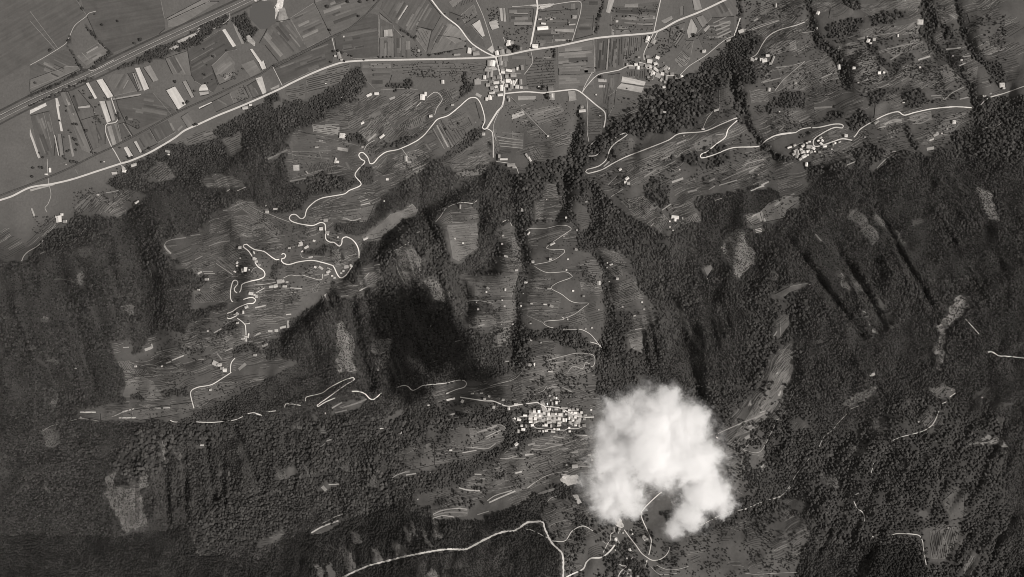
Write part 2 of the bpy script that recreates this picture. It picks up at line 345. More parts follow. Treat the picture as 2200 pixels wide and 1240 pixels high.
# ------------------------------------------------------------------ woods: painter's list of + (wood) and - (open) areas
WOODOPS = '''+.-400,560 60,560 97,505 150,478 165,460 260,465 318,420 226,400 240,382 285,352 345,320 350,312 385,302 450,290 480,262 568,219 578,193 620,217 658,212 725,180 732,167 772,137 790,185 782,195 750,222 700,238 697,258 672,270 628,283 618,303 627,323 612,355 623,390 692,368 725,377 760,385 785,355 800,352 808,375 805,400 850,400 870,388 927,348 963,326 1000,290 1030,272 1040,250 1043,280 1000,325 950,350 980,370 1045,350 1060,345 1070,350 1115,378 1125,370 1145,345 1170,348 1212,335 1229,310 1240,270 1243,225 1255,225 1262,300 1280,300 1306,268 1374,238 1380,205 1390,190 1440,170 1465,165 1490,155 1552,120 1560,90 1585,70 1590,-300 2600,-300 2600,1640 -400,1640
-A1090,1215 1000,1215 960,1160 1050,1100 1110,1085 1150,1130 1170,1170
-A1480,930 1600,890 1625,985 1540,1040
-A1350,1190 1420,1170 1600,1180 1640,1240 1500,1250 1380,1240
-A1170,960 1290,900 1420,870 1430,920 1300,960
-B70,1060 220,990 225,1010 80,1065
-B190,600 320,560 335,660 215,670
-B120,690 180,655 185,700 130,735
-C1360,590 1440,570 1480,640 1500,790 1510,800 1290,870 1230,860 1300,760 1350,680
-.1258,373 1265,355 1300,335 1326,310 1352,293 1458,284 1584,258 1603,274 1622,306 1648,319 1658,342 1661,371 1690,370 1700,400 1616,410 1535,432 1484,439 1510,465 1506,477 1464,481 1442,503 1423,500 1390,484 1352,461 1310,426 1290,400
-.1597,30 1600,-300 2600,-300 2600,180 2159,205 2110,222 2085,235 2077,265 2052,280 2029,316 1994,335 1965,330 1950,320 1920,332 1900,345 1875,372 1872,362 1900,335 1905,325 1895,315 1874,306 1840,320 1833,340 1810,342 1774,355 1740,350 1732,352 1727,360 1735,395 1727,420 1700,430 1640,400 1600,300 1600,120
-.350,525 371,513 430,503 445,478 468,458 515,430 545,437 590,460 625,460 650,450 655,435 680,420 705,420 760,405 765,400 820,395 850,398 820,425 805,460 780,470 755,475 715,480 715,500 780,510 775,530 770,560 750,580 735,600 720,615 712,640 680,650 655,665 620,690 600,715 620,720 565,735 570,775 600,770 640,780 600,800 560,820 530,840 480,860 430,880 400,900 300,905 200,900 170,895 170,880 210,878 240,870 290,862 270,855 265,840 275,830 262,790 245,760 243,733 280,730 285,760 305,750 325,725 345,712 400,718 412,690 470,680 415,665 415,650 418,610 430,590 410,580 380,575 388,560 350,545
-F700,370 710,340 850,230 900,180 1000,150 1040,115 1080,160 1060,210 970,230 880,310 850,340 780,360
-F1200,240 1280,150 1360,110 1480,160 1480,250 1480,420 1350,510 1310,490 1260,280
-F1600,300 1680,240 1720,280 1760,330 1790,470 1790,520 1740,600 1600,560 1640,450 1620,330
-F1350,610 1460,595 1580,600 1750,590 1730,650 1700,730 1750,800 1740,900 1700,930 1690,1060 1600,1080 1480,960 1400,950 1410,850 1420,720
-F690,540 820,500 840,620 760,680 700,740 560,740 510,660 560,640 680,660
-F440,730 500,650 510,700 500,790 470,810
-G90,290 120,280 230,240 350,250 440,270 440,430 530,450 600,560 620,640 600,700 620,850 590,1000 570,1060 540,1060 460,950 280,940 150,960 70,900 60,760 90,640 100,550 150,520 100,330
-.1140,735 1180,725 1230,750 1280,755 1280,790 1275,860 1240,870 1180,850 1100,850 1040,850 1000,845 1050,820 1100,800 1150,790 1145,760
-G550,410 720,440 790,510 760,560 740,600 800,580 850,680 970,850 960,920 880,940 870,1110 780,1090 770,1010 800,950 800,820 690,830 640,660 650,550
-G150,110 220,90 210,230 150,230
-G220,-20 300,-20 330,130 360,220 230,230 210,150
-G400,110 460,110 560,240 470,300
-.1598,465 1640,455 1655,440 1700,425 1722,420 1720,435 1690,460 1690,470 1640,480 1640,500 1620,500 1605,480
-G1275,550 1330,520 1335,560 1300,610
-H180,720 300,660 430,640 350,690 300,710 270,750 200,750
-H220,900 300,850 300,930 240,1010 200,990
-.1697,742 1705,745 1708,790 1690,840 1665,880 1655,895 1620,930 1600,960 1560,940 1540,930 1560,905 1600,870 1640,820 1650,790 1680,745
-.1540,945 1560,920 1690,830 1700,890 1730,905 1735,920 1690,925 1640,960 1650,1000 1630,1040 1620,1060 1570,1070 1500,1010
-J880,490 1000,420 1080,300 1130,330 1280,330 1440,310 1520,330 1530,400 1480,450 1370,480 1250,530 1080,570 1060,600 930,590 880,530
-.987,1048 1020,1018 1080,975 1110,965 1140,945 1200,930 1290,930 1290,1000 1250,1020 1210,1035 1150,1055 1120,1085 1060,1100 1030,1115 930,1115 930,1095 940,1085 900,1085 893,1070 930,1058 985,1045
-.1095,890 1130,870 1160,855 1200,845 1290,850 1300,900 1285,925 1230,935 1160,930 1120,935 1095,925
-.940,830 990,820 1060,820 1130,850 1110,880 1060,890 950,880 930,850
-.1230,1080 1290,1100 1400,1090 1440,1130 1500,1150 1600,1120 1680,1095 1730,1120 1740,1150 1700,1250 1650,1300 1200,1320 1210,1180 1180,1130 1165,1115 1180,1070
-.1290,930 1500,930 1520,1080 1400,1100 1300,1100 1240,1060
-J460,250 520,180 680,160 640,200 560,240
-J390,450 470,400 440,430
-J820,640 930,600 990,600 960,620 850,635
-J370,715 430,675 510,680 440,710
-J330,970 500,900 600,840 520,910 420,960 340,990
-J10,1040 160,960 180,980 30,1060
-J340,270 380,250 370,300
-J390,330 420,340 450,380 400,370
-J790,280 860,240 890,250 800,300
-J130,610 220,580 260,620 200,640
-I630,750 650,640 700,590 700,620 690,700 810,700 840,640 900,620 905,685 860,700 880,940 760,980 700,850
-I985,360 1000,440 1020,540 985,540
-F540,920 600,900 640,1000 650,1100 660,1240 550,1240 540,1050
-F780,1010 900,1020 890,1100 780,1110
-F930,430 1040,400 1120,500 1050,700 980,620
-F1180,600 1290,700 1290,780 1180,740 1120,640
-G1430,340 1500,290 1560,300 1540,340 1610,430 1620,510 1510,610 1440,520 1410,440
-J575,960 620,960 635,1040 600,1040
-J540,1080 570,1080 590,1190 550,1200
-J710,1060 740,1060 755,1140 720,1140
-J830,1010 900,1050 910,1110 850,1110
-J950,915 965,915 980,1005 965,1005
-J1000,940 1040,980 1075,1060 1055,1060 1020,1000
-J1065,900 1100,910 1125,995 1090,1005
-J910,930 925,930 945,1025 930,1025
-J1020,1240 1080,1200 1100,1240
-J350,1160 390,1170 420,1240 390,1240
-J430,1170 460,1170 490,1240 450,1240
-L1120,110 1210,70 1280,100 1260,150 1180,160
-L1060,280 1150,190 1160,260 1090,340
-L1100,360 1200,240 1210,290 1160,380
-L1380,160 1440,90 1495,85 1440,190
-L1350,430 1480,390 1560,400 1600,440
-L1190,780 1280,700 1340,720 1330,880 1250,900
-L1100,940 1300,900 1310,1030 1220,1150 1120,1150 1090,1000
-L1050,840 1110,840 1110,890 1080,900
-L240,290 380,300 370,340 250,340
-L220,780 290,770 370,800 360,830 260,830
-L1360,1070 1430,1120 1380,1240 1300,1240
-H625,578 655,590 690,650 720,720 860,960 900,985 870,985 830,900 700,700 640,660
-H700,600 780,640 805,700 760,690
-H690,210 760,150 780,200 900,330 860,390 740,250
-H870,190 940,240 920,280 860,230
-H980,260 1080,380 1060,390 980,300
-H1120,230 1190,220 1190,240 1130,270
-H1550,0 1640,50 1700,220 1660,230 1600,150 1540,20
-H1350,850 1400,750 1500,720 1510,780 1460,850 1340,950 1320,1100 1300,1240 1270,1240 1290,950
-H960,910 990,940 980,945
-H900,760 930,800 935,830 900,790
-E830,800 900,790 870,870
-E260,880 320,880 300,900
-E290,1160 400,1160 380,1190
-E520,420 600,410 610,470 560,480
-G1060,760 1100,760 1160,900 1250,1020 1280,1110 1230,1080 1120,900
-I1050,470 1090,470 1115,520 1080,520
-I1195,435 1225,430 1230,455 1200,455
-I1330,610 1390,590 1395,620 1340,640
-J500,560 560,560 570,600 520,600
-J290,545 330,600 325,630 300,610
-L480,640 560,620 570,700 500,690
-L640,450 720,440 740,500 650,500
-L930,560 970,550 975,590 935,590
-H180,580 220,580 230,620 190,620
-L600,180 700,120 830,80 720,170 640,210
-L780,300 850,290 860,340 790,350
-I260,360 330,340 380,390 360,450 280,450
-I310,180 350,140 360,190 330,250
-E510,650 540,560 570,600 560,650
-J215,325 270,315 265,335 220,340
-I270,690 300,700 315,730 290,725
-J120,600 160,590 200,640 150,650
-E990,500 1060,560 1020,610
-J690,650 740,640 730,700 700,690
-A625,730 560,740
+A620,515 740,480 830,450 960,430 1100,380 1230,330 1340,300 1430,200 1520,170 1530,90 1450,120 1330,175 1240,235 1000,330 860,410 700,475
+A1550,130 1640,70 1660,120 1690,160 1720,200 1700,250 1640,290 1590,210
+A1360,560 1430,515 1440,530 1370,575
+B860,560 960,545 980,520 1040,520 1060,590 920,610 870,590
+B665,480 700,470 745,530 720,560 715,610 690,570
+B520,640 600,580 690,650 680,700 620,690
+B600,880 680,870 740,920 740,970 600,940
+B1000,920 1100,880 1060,930 950,985 790,980 850,950
+B1340,660 1370,560 1380,480 1410,480 1410,540 1460,560 1450,600 1400,640 1330,690 1270,760 1240,740 1300,700
+B950,1240 1000,1190 1170,1080 1280,1010 1400,900 1500,850 1525,800 1540,860 1480,950 1380,1000 1250,1080 1220,1130 1000,1240
+B1550,920 1575,960 1570,1050 1540,1040
+C600,-10 632,-10 592,150 562,245 540,245 560,130
+C700,-10 715,-10 660,120 655,200 640,190 650,110
+C430,740 460,700 480,770 490,900 470,1000 420,1060 400,1010 430,900
+C850,640 900,600 1040,560 1100,500 1130,510 1210,480 1400,370 1430,380 1450,560 1360,620 1290,760 1240,850 1060,870 920,890 860,960 830,930 850,740
+C510,990 560,930 640,880 700,900 650,990 600,990 560,1030
+C640,1060 690,1090 720,1060 700,1000 670,980 640,1010
+C1060,1040 1250,1000 1380,950 1440,960 1460,1060 1410,1110 1300,1140 1250,1110 1060,1070
+C890,1200 990,1160 970,1240 890,1240
+G860,-10 1060,-10 1050,100 1000,155 900,80
+G1190,110 1240,60 1400,60 1560,20 1560,60 1350,100 1340,200 1270,210
+D0,370 60,420 80,480 100,560 60,560 0,540
+C1430,270 1520,240 1590,210 1620,230 1690,260 1640,330 1570,400 1600,450 1640,560 1600,590 1560,560 1500,600 1440,560 1450,430
+D560,170 700,110 800,130 780,210 620,270 570,250
+D820,110 960,60 1090,60 1100,120 950,170 830,190
+D1200,-10 1280,-10 1290,110 1310,180 1260,250 1200,220
+D1310,180 1360,165 1400,240 1340,270
+D970,430 1050,370 1130,350 1130,420 1000,500
+D790,640 900,590 1040,580 1060,620 930,640 880,700 820,710
+D1060,620 1150,590 1230,640 1200,700 1070,740
+D130,700 200,640 360,600 430,640 410,700 340,720 200,730 150,790
+D370,940 330,930 400,870 500,830 560,750 660,740 640,800 500,830 450,900
+D690,780 760,720 850,760 860,800 780,850 740,890 690,860
+D720,1060 740,980 830,940 930,1000 930,1060 860,1100
+D1500,700 1580,640 1740,640 1740,720 1600,760
+D1250,380 1340,380 1400,430 1380,480 1290,440
+D620,-10 760,-10 790,60 740,90 690,50
+D1560,380 1700,400 1740,480 1740,560 1640,570 1600,480
+E1200,1070 1360,1060 1380,1110 1200,1120
+E1480,940 1560,900 1590,960 1440,1020 1400,1050 1380,1030
+E1540,1080 1640,1035 1740,1070 1760,1130 1680,1110 1560,1130
+E870,1060 960,1080 950,1110 890,1120
+F110,520 160,490 200,520 120,600 90,590
+F300,450 470,380 480,400 440,480 380,470
+W1540,210 1600,190 1620,330 1580,420 1540,400
+W640,430 700,400 720,430 640,520 690,600 660,620 620,520
+E1290,600 1400,590 1380,640 1300,700 1280,650
+E1310,830 1500,770 1640,760 1560,740 1480,830 1400,860
+I970,110 1140,90 1150,140 1060,150 1000,160 990,120
+I790,130 830,120 880,150 870,180 800,170
+J1110,320 1230,300 1220,350 1130,355
+J1080,760 1160,745 1150,790 1060,830
+J1440,600 1520,600 1520,640 1450,650
+J1520,240 1560,260 1570,430 1520,450 1500,380
+K0,385 100,360 180,370 60,410 0,430
+G280,945 320,920 460,960 520,1010 400,1090 260,1020
+G10,910 100,920 130,980 110,1100 20,1180 0,1100
+F1470,1000 1540,970 1580,1000 1480,1060
+F1440,1100 1560,1080 1560,1120 1460,1170
+B1200,1240 1230,1130 1290,1090 1330,1150 1330,1240
+K750,990 800,980 790,1010
+U1540,960 1700,900 1760,930 1700,1020 1600,1000
+U980,1040 1180,980 1200,1040 1170,1160 1000,1170 940,1090
'''
# belts of trees along lines: width, points
BELTS = '''8 C1510,-20 1512,60 1515,120 1500,220 1480,240
12 D0,650 20,760 60,880 130,980 150,1000
20 D420,-20 440,100 470,220 500,290
26 D500,290 590,350 640,400 660,470 690,560
22 D830,280 870,350 920,420 970,460
26 D1190,-20 1200,150 1190,230 1250,310 1320,370 1360,420
14 D1360,420 1480,520 1520,620 1540,700
18 D1400,-20 1440,100 1470,230 1510,330 1560,400
12 D1560,400 1640,430 1680,550
14 D1070,830 1110,920 1150,1000 1200,1100
14 C1480,590 1540,600 1570,760 1600,860 1660,930 1700,980 1760,1040 1860,1060
14 G1640,0 1500,60 1380,70
10 G540,0 530,100 540,240 500,330
14 G500,330 510,400 560,460 620,560 610,640 640,750
14 G640,750 640,900 600,1070
16 F1700,100 1740,300 1800,600 1740,700
14 F1740,700 1760,850 1730,930
12 F510,640 505,740 520,800 640,1000
14 V1740,600 1700,800 1500,1000 1300,1100
5 A520,10 560,70
5 A575,175 650,265 680,290 740,360
5 A470,240 455,320 500,380 520,430 555,460
10 A640,420 740,365
7 A200,700 400,610 620,515
6 A200,640 400,555 560,470 700,440
5 B960,190 1060,260
4 B1090,120 1065,250
4 B110,450 300,350 500,250 620,190 700,120
4 B1150,370 1300,345
7 V480,170 500,220
5 S1480,170 1480,340
3 J1480,480 1530,420
7 J1440,310 1530,400
8 G440,250 445,420
9 D560,170 560,250
3 E1280,970 1390,960
3 E1260,970 1400,900
6 C860,640 820,700 640,830
4 C280,310 285,390'''
# wood kinds by area: spacing, crown size (photograph px), material key; later ones win
WOODTYPES = '''3.8 4.6 fine .-400,-400 2700,-400 2700,1700 -400,1700
4.6 5.5 mid .1000,340 1500,340 1500,640 1440,760 1400,830 1270,840 1260,1000 1000,1000 1000,700
6.7 8.4 mid .1255,150 1700,150 1700,330 1640,380 1200,420 1000,400 1000,330 1240,330
5.3 6.4 mid .1590,-400 2700,-400 2700,330 1900,345 1600,400
4.6 5.4 mid .600,130 900,130 1100,260 1100,400 800,420 640,420 600,300
5.0 6.3 mid .380,900 1150,900 1100,960 980,1060 900,1110 820,1110 700,1090 560,1170 400,1200 410,1000
6.5 8.4 mid .300,925 480,930 490,1000 420,1060 300,1060 240,1000
4.6 5.2 fine .400,950 560,940 560,1040 470,1050 440,1110 300,1140 300,1060
3.8 4.6 dark .-400,1150 250,1152 320,1135 400,1135 430,1190 560,1200 600,1165 700,1125 850,1090 960,1118 1050,1095 1130,1085 1200,1130 1210,1700 -400,1700
5.8 6.6 mid .1720,1000 1850,900 1950,850 2159,900 2159,1260 1850,1260 1900,1150 1750,1180
4.6 5.6 dark .1850,1180 1960,1150 1985,1240 1870,1260
5.1 6.1 mid .1480,820 1700,820 1760,900 1740,1130 1480,1130
5.5 6.6 mid .1600,600 1740,640 1720,760 1640,900 1560,900 1600,800
5.3 6.6 mid .800,480 960,480 1010,700 900,640 820,640
5.8 7.5 mid .1090,740 1280,740 1280,820 1090,820'''
# ------------------------------------------------------------------ roads: name, width px, tone, points
ROADS = '''highway 3.8 .74 .-80,452 20,424|A200,1250 350,1225 480,1195 650,1140 805,1090 860,1075 980,1025 1080,970 1170,915 1230,870 1330,825 1450,770 1600,710 1750,645 1860,595|B180,583 250,547 400,478 560,420 650,408 750,403 1000,398 1300,392 1590,380|C120,335 320,305 540,258 700,240 930,220 1000,195 1100,140 1250,80 1410,5 1600,-80
road 2.6 .78 B1130,-60 1170,0 1250,100 1350,180 1410,260 1450,300 1530,350 1590,376
road 1.6 .4 B1440,-60 1465,0 1510,100 1560,250 1595,370
village_street 3.6 .7 S505,330 550,500 600,700 640,800 650,920 640,1020 610,1150 530,1240|B1540,852
village_street 2.6 .72 S650,940 1000,910 1300,930|C250,614 400,597 430,600 465,620 560,700 615,745 622,790 612,850
road 3.6 .74 C163,-60 165,0 170,60 120,330
lane 1.5 .5 C170,60 280,30 440,8 460,20 455,90 400,275
lane 1.8 .6 C465,620 500,570 570,500 650,480 720,465 770,440 850,435
lane 1.4 .5 C535,480 490,560 465,620
lane 1.3 .4 C545,258 547,480 530,490
lane 1.8 .62 C1010,-60 990,0 945,210
lane 1.8 .6 C940,225 880,350 880,400
lane 1.5 .6 V730,80 670,210
lane 2.4 .65 C1520,120 1480,238
lane 1.5 .5 C1120,500 1180,440 1290,370 1380,295 1430,260 1480,240
village_street 2 .65 V380,655 480,680 600,715 690,755 760,850
village_street 1.8 .6 V0,800 150,740 280,725 380,730
village_street 1.8 .65 V1110,910 900,910
village_street 2 .5 V510,760 620,800 700,870 780,980 810,1020
hill_road 2.3 .8 B1540,850 1525,862 1508,850 1525,800 1500,700 1470,655 1430,652 1400,670 1350,715 1280,770 1210,795 1170,840 1120,900 1060,945 950,995 870,1012 820,1045 785,1085 760,1090 745,1050 715,1018 695,1018 685,1035 700,1060 725,1075 715,1095 680,1130 660,1170|F700,-10 620,30 590,52 500,68 440,80 390,105 340,155 325,205 300,217 265,190 235,192 222,215 240,235 300,253 380,262 430,243 460,255 465,350 490,372 520,375 555,400 572,380 575,350 600,338 640,355 670,390 685,430 687,480
hill_road 2.4 .82 W1720,440 1640,560 1580,602 1550,600 1510,540 1480,470 1460,440 1330,400 1180,370 1000,390 870,425 800,405 775,380 780,345 815,338 832,310 820,285 795,278 775,290
hill_road 2.3 .82 W745,355 710,362 650,330 540,250 420,225 350,185 310,155 275,160 268,190 330,240 380,310 430,410 470,460 530,500 555,550 540,590 480,620 350,650 250,690 235,760 215,795
hill_road 2.2 .8 W185,805 150,775 145,745 165,715 190,690 190,650 155,632 125,655 100,750 95,860 110,910 130,920
hill_road 2.2 .8 W265,890 350,865 400,868 430,900 400,940 330,945 200,995 120,1050 50,1075
hill_road 2.2 .8 W50,1135 90,1145 180,1105
lane 1.8 .75 E1580,880 1610,900 1635,930 1640,1035
lane 2 .7 E1565,1145 1540,1180 1535,1240|I1400,0 1340,40 1280,75 1200,90 1160,110 1155,140 1175,218
path 1 .45 W410,697 540,687 700,660
lane 1.3 .6 W550,735 440,800
path 1.1 .5 W800,605 890,565 980,575 1050,565 1150,595 1280,630 1315,620 1320,550
path 1 .4 W1030,280 1050,330 1180,350
path 1 .4 W370,530 400,480 440,462
lane 1.4 .55 B1140,650 1190,615 1225,630 1240,665 1205,720 1190,765
path 1.2 .7 B1070,710 1100,680
path 1.2 .45 B970,990 1015,1050
lane 1.7 .75 B1535,855 1575,885 1580,1050
lane 1.4 .6 B1600,1075 1720,1100 1750,1160
lane 1.2 .5 B720,1000 740,965 790,935
lane 1.1 .45 B1650,690 1610,760 1580,850 1600,940
path 1 .4 S760,1005 960,1220|C0,660 240,908
path 1.1 .5 S1090,240 1115,350 1110,440 980,620
path .9 .5 S660,600 930,600
path 1 .5 S240,722 480,722
path 1.1 .5 S630,0 660,80
lane 1.3 .45 A200,435 300,380 440,290 465,240 500,170 575,110 590,90 640,75
lane 1.8 .6 A805,1085 770,1020 740,970 705,880 705,835 715,825 770,815 785,790 770,740 740,650
path 1 .35 A820,820 880,910
lane 1.3 .55 A1815,440 1860,530|B175,570
lane 1.2 .6 B505,245 525,330
path .8 .3 A200,75 385,320
path .8 .3 A200,140 370,330
path .7 .28 A290,750 345,985
path .7 .25 A330,760 360,900
path .7 .25 A1020,620 1140,760
path 1.4 .45 A1130,325 1180,300 1290,240 1330,200
path 1.3 .45 A1530,90 1530,120 1500,150 1440,185 1370,215
path 1.2 .45 A325,1240 320,1160 315,1060
lane 1.3 .4 E330,0 340,60 320,120 300,145 315,175
lane 1.7 .5 E145,500 160,465 190,435 250,400 290,360
path 1 .4 E410,395 460,360 520,355
hill_road 2.4 .8 C1860,885 1780,895 1700,930 1640,975 1470,985 1350,1030 1290,1048 1260,1052 1253,1040 1260,1028 1300,1010 1360,960 1420,915 1440,860 1500,803 1515,795 1495,787 1400,825 1280,875 1110,892 1040,935 850,1010 760,1045 670,1090 600,1130 510,1155 490,1145 500,1130 580,1105 630,1060 650,1000 680,960 745,915 768,895 755,885 700,910 655,940
hill_road 1.8 .75 C600,995 560,1035 510,1040
hill_road 1.8 .75 C555,935 510,980
hill_road 2.4 .8 D150,930 200,905 340,883
hill_road 2 .75 D340,883 380,860 440,850
hill_road 2.6 .8 D450,852 500,848 590,828 640,828 657,840 650,853 600,850 540,875 470,920 455,945 465,975 510,970 600,940 650,925 715,935
hill_road 2.4 .8 D725,915 740,900 770,860 860,805 940,765 1020,745 1060,768 1130,750 1250,725 1400,712 1510,718
hill_road 2.2 .6 D1570,700 1620,655 1740,618 1900,560
lane 1.8 .6 D20,395 35,390 80,360 120,290 160,240 230,200 340,170 398,148
path 1.4 .45 C1600,200 1640,185 1780,138
path 1.2 .45 D200,605 260,530 400,410
path .9 .4 D205,450 300,440 400,410
path 1 .4 D0,215 100,170 225,135
path .9 .35 D380,220 460,210
path 1 .35 D930,330 1120,290
path .9 .35 D860,240 1020,215
path 1.1 .5 C498,655 505,760 500,870 512,945
path 1.1 .55 C1270,860 1300,790 1340,740
lane 1.2 .45 D1600,850 1660,850 1720,810
path 1 .4 T330,540 380,505 450,485 500,510
hill_road 2.2 .72 H1620,1105 1650,1105 1690,1130 1740,1132 1900,1150
path 1.1 .6 H1470,885 1560,985
lane 1.15 .6 G90,300 120,282 230,280 310,262 370,265 395,285 380,300 320,340 230,412 350,425 350,440 300,480 240,505 150,522
lane 1.1 .58 G150,535 230,575 360,572 402,600 380,615 300,645 262,680 330,720 390,765 440,778 510,780 480,805 420,850 350,880 330,870 345,888 220,900 210,915 240,935 275,943
lane 1.3 .6 G340,957 400,955 460,955 520,985 560,1030 598,1078
lane 1.3 .6 G520,1038 560,1048 590,1062
lane 1.2 .5 G235,1160 330,1135 440,1112 540,1125 552,1170 540,1200 525,1200
lane 1.2 .45 G260,1180 370,1165
lane 1.2 .45 G370,1240 410,1200 470,1215 490,1175 520,1185
lane 1.3 .55 F1195,240 1230,200 1270,145 1360,110 1450,115 1470,95
path 1.1 .4 F920,430 960,410 1020,375
path 1.2 .55 F1640,240 1680,225 1705,265
path 1.2 .35 F75,180 150,212 225,240
path .9 .5 F1420,760 1500,765 1580,780
path .8 .3 F930,480 945,560 1000,660 1060,720
path .8 .28 G100,862 230,920
hill_road 2.2 .75 J0,250 35,262
hill_road 2 .7 J65,240 120,233
hill_road 2 .75 J175,212 180,192 220,192 270,200
hill_road 1.9 .7 J300,175 305,150 400,125 450,90 540,45 590,32 597,42 530,85 440,150 370,200 375,208 420,180 480,155
hill_road 2.4 .8 J580,115 620,115 660,130 690,160 715,163 760,125
hill_road 2 .6 J845,95 890,80 920,85 945,108 975,100 1010,80 1150,65 1220,48 1260,50 1275,68 1260,90 1210,105 1160,125
hill_road 2.4 .78 J1235,150 1380,172 1440,175 1520,205 1600,195 1690,183|K150,181|R790,370 900,430 950,500
hill_road 1.8 .75 I1190,300 1300,302 1420,288 1470,268
hill_road 1.8 .75 I1500,250 1540,245 1590,262
hill_road 1.7 .6 I1620,238 1665,233
hill_road 1.7 .6 I1030,290 1055,300 1080,300
path .9 .3 I410,300 490,280 600,295
path .9 .3 I260,355 310,325 370,310
village_street 2 .75 R920,430 1050,440 1240,470 1400,550 1500,600 1680,660 1960,660
village_street 1.3 .6 R300,680 400,650 600,640 750,655
village_street 1.4 .65 R800,700 760,760 670,800 660,850 700,890 800,905 1000,930 1340,940 1390,910 1600,910 1700,875
village_street 1.3 .6 R880,600 920,640 980,650
village_street 1.2 .5 R1090,440 1070,530
village_street 1.2 .5 R1500,760 1620,810
path 1.1 .45 R560,330 640,210 740,150 880,90 940,0
path 1.1 .45 R960,50 1050,10 1180,10
path 1.1 .4 R1270,10 1400,90 1500,125
path 1 .4 R1350,1050 1370,990
path 1.1 .45 J1420,80 1540,50 1580,30 1610,0
path 1.2 .5 K95,700 180,640 260,610 340,600
path 1 .35 K0,275 20,310
mountain_road 3.6 .68 J480,1290 530,1240 620,1195 700,1165 800,1140 900,1115 1050,1085 1160,1070 1270,1070 1350,1030 1440,985 1500,965 1570,955 1640,910 1690,905|K185,905 200,950 240,1030 300,1090 310,1130 310,1300
lane 1.4 .5 K80,950 120,955 180,985 225,1005
lane 1.7 .6 K245,1020 320,1020 365,960 430,930 490,960
hill_road 3.4 .68 K280,1300 330,1240 430,1190 450,1150 480,1125 540,1120 590,1085 622,1045
hill_road 2 .62 U860,450 940,560 1050,700 1150,840 1240,910 1320,955 1440,950 1540,890 1600,810 1620,740
hill_road 1.6 .6 U1670,575 1720,530
hill_road 2.2 .74 K905,725 880,745 832,790|U1180,110 1140,190 1180,320 1250,470 1310,620 1300,740 1270,870
lane 2.2 .7 U1240,960 1215,1060
lane 1.6 .55 U690,400 690,490 640,520 630,620 580,690 510,830
path 1 .4 U1300,1060 1400,1160 1480,1200 1740,1175
path 1 .4 U1400,1040 1560,1110 1740,1110 1930,1060
lane 1.5 .6 U760,1230 800,1150 900,1060 830,1050 760,1010
path .9 .5 U1000,900 960,980
path .9 .4 U500,640 570,690 670,720
path 1 .45 K205,800 230,765 280,745
lane 1.3 .6 K1120,940 1250,870 1330,840 1400,830 1500,790 1560,770 1630,745 1691,690
path 1.1 .5 L0,832 70,800 140,770 215,755 270,690 310,620 390,520
path 1 .5 L450,450 480,390 530,350 570,300 620,250
path .9 .4 L630,225 690,203
hill_road 1.9 .72 L670,740 690,730
hill_road 1.9 .72 L660,780 680,820 715,850 725,890 720,930
hill_road 1.7 .68 L770,995 800,1000 825,1015
hill_road 1.8 .68 L885,985 930,975 1050,985 1075,1020 1080,1060 1098,1165
lane 1.6 .65 L895,412 950,390 1080,355 1140,310 1175,235
lane 1.6 .65 L1195,190 1220,178
lane 1.6 .65 L1240,150 1275,125
path 1.2 .5 L780,550 765,610
path .9 .35 L0,1215 60,1222 200,1215 350,1210
path 1.1 .45 K1230,400 1250,370 1370,315 1480,270
path 1 .4 K1590,320 1570,360 1500,480 1400,470
lane 1.4 .45 A590,465 620,470 760,400
lane 1.4 .4 C0,45 60,42 165,30
'''
# railways: bed width px, tone, points
RAILS = '''8 .085 A-500,1000 -100,832 200,682 400,592 600,500 900,355 1200,215 1450,100 1680,-10 1800,-60
2.8 .05 A-400,1460 60,1280 200,1228 430,1135 640,1030 740,985 880,915 1000,850 1180,750 1400,650 1600,555 1740,490 1815,440|B110,440 200,400 350,325 500,250 620,190 730,100 830,-10 870,-60'''
RIVERROADS = '''dark_verge 4.2 .05 A-500,955 -100,787 200,636 400,548 600,457 900,312 1200,172 1450,57 1660,-40
dark_verge 3.6 .055 A-500,1045 -100,877 200,723 400,634 600,544 900,400 1200,258 1450,143 1700,22 1760,-10
pale_track 1.1 .3 A-500,985 -100,817 200,668 400,580 600,490 900,342 1200,203 1450,88 1660,-10
pale_track 1.0 .26 A-500,1015 -100,847 200,697 400,606 600,514 900,370 1200,228 1450,115 1700,-5'''
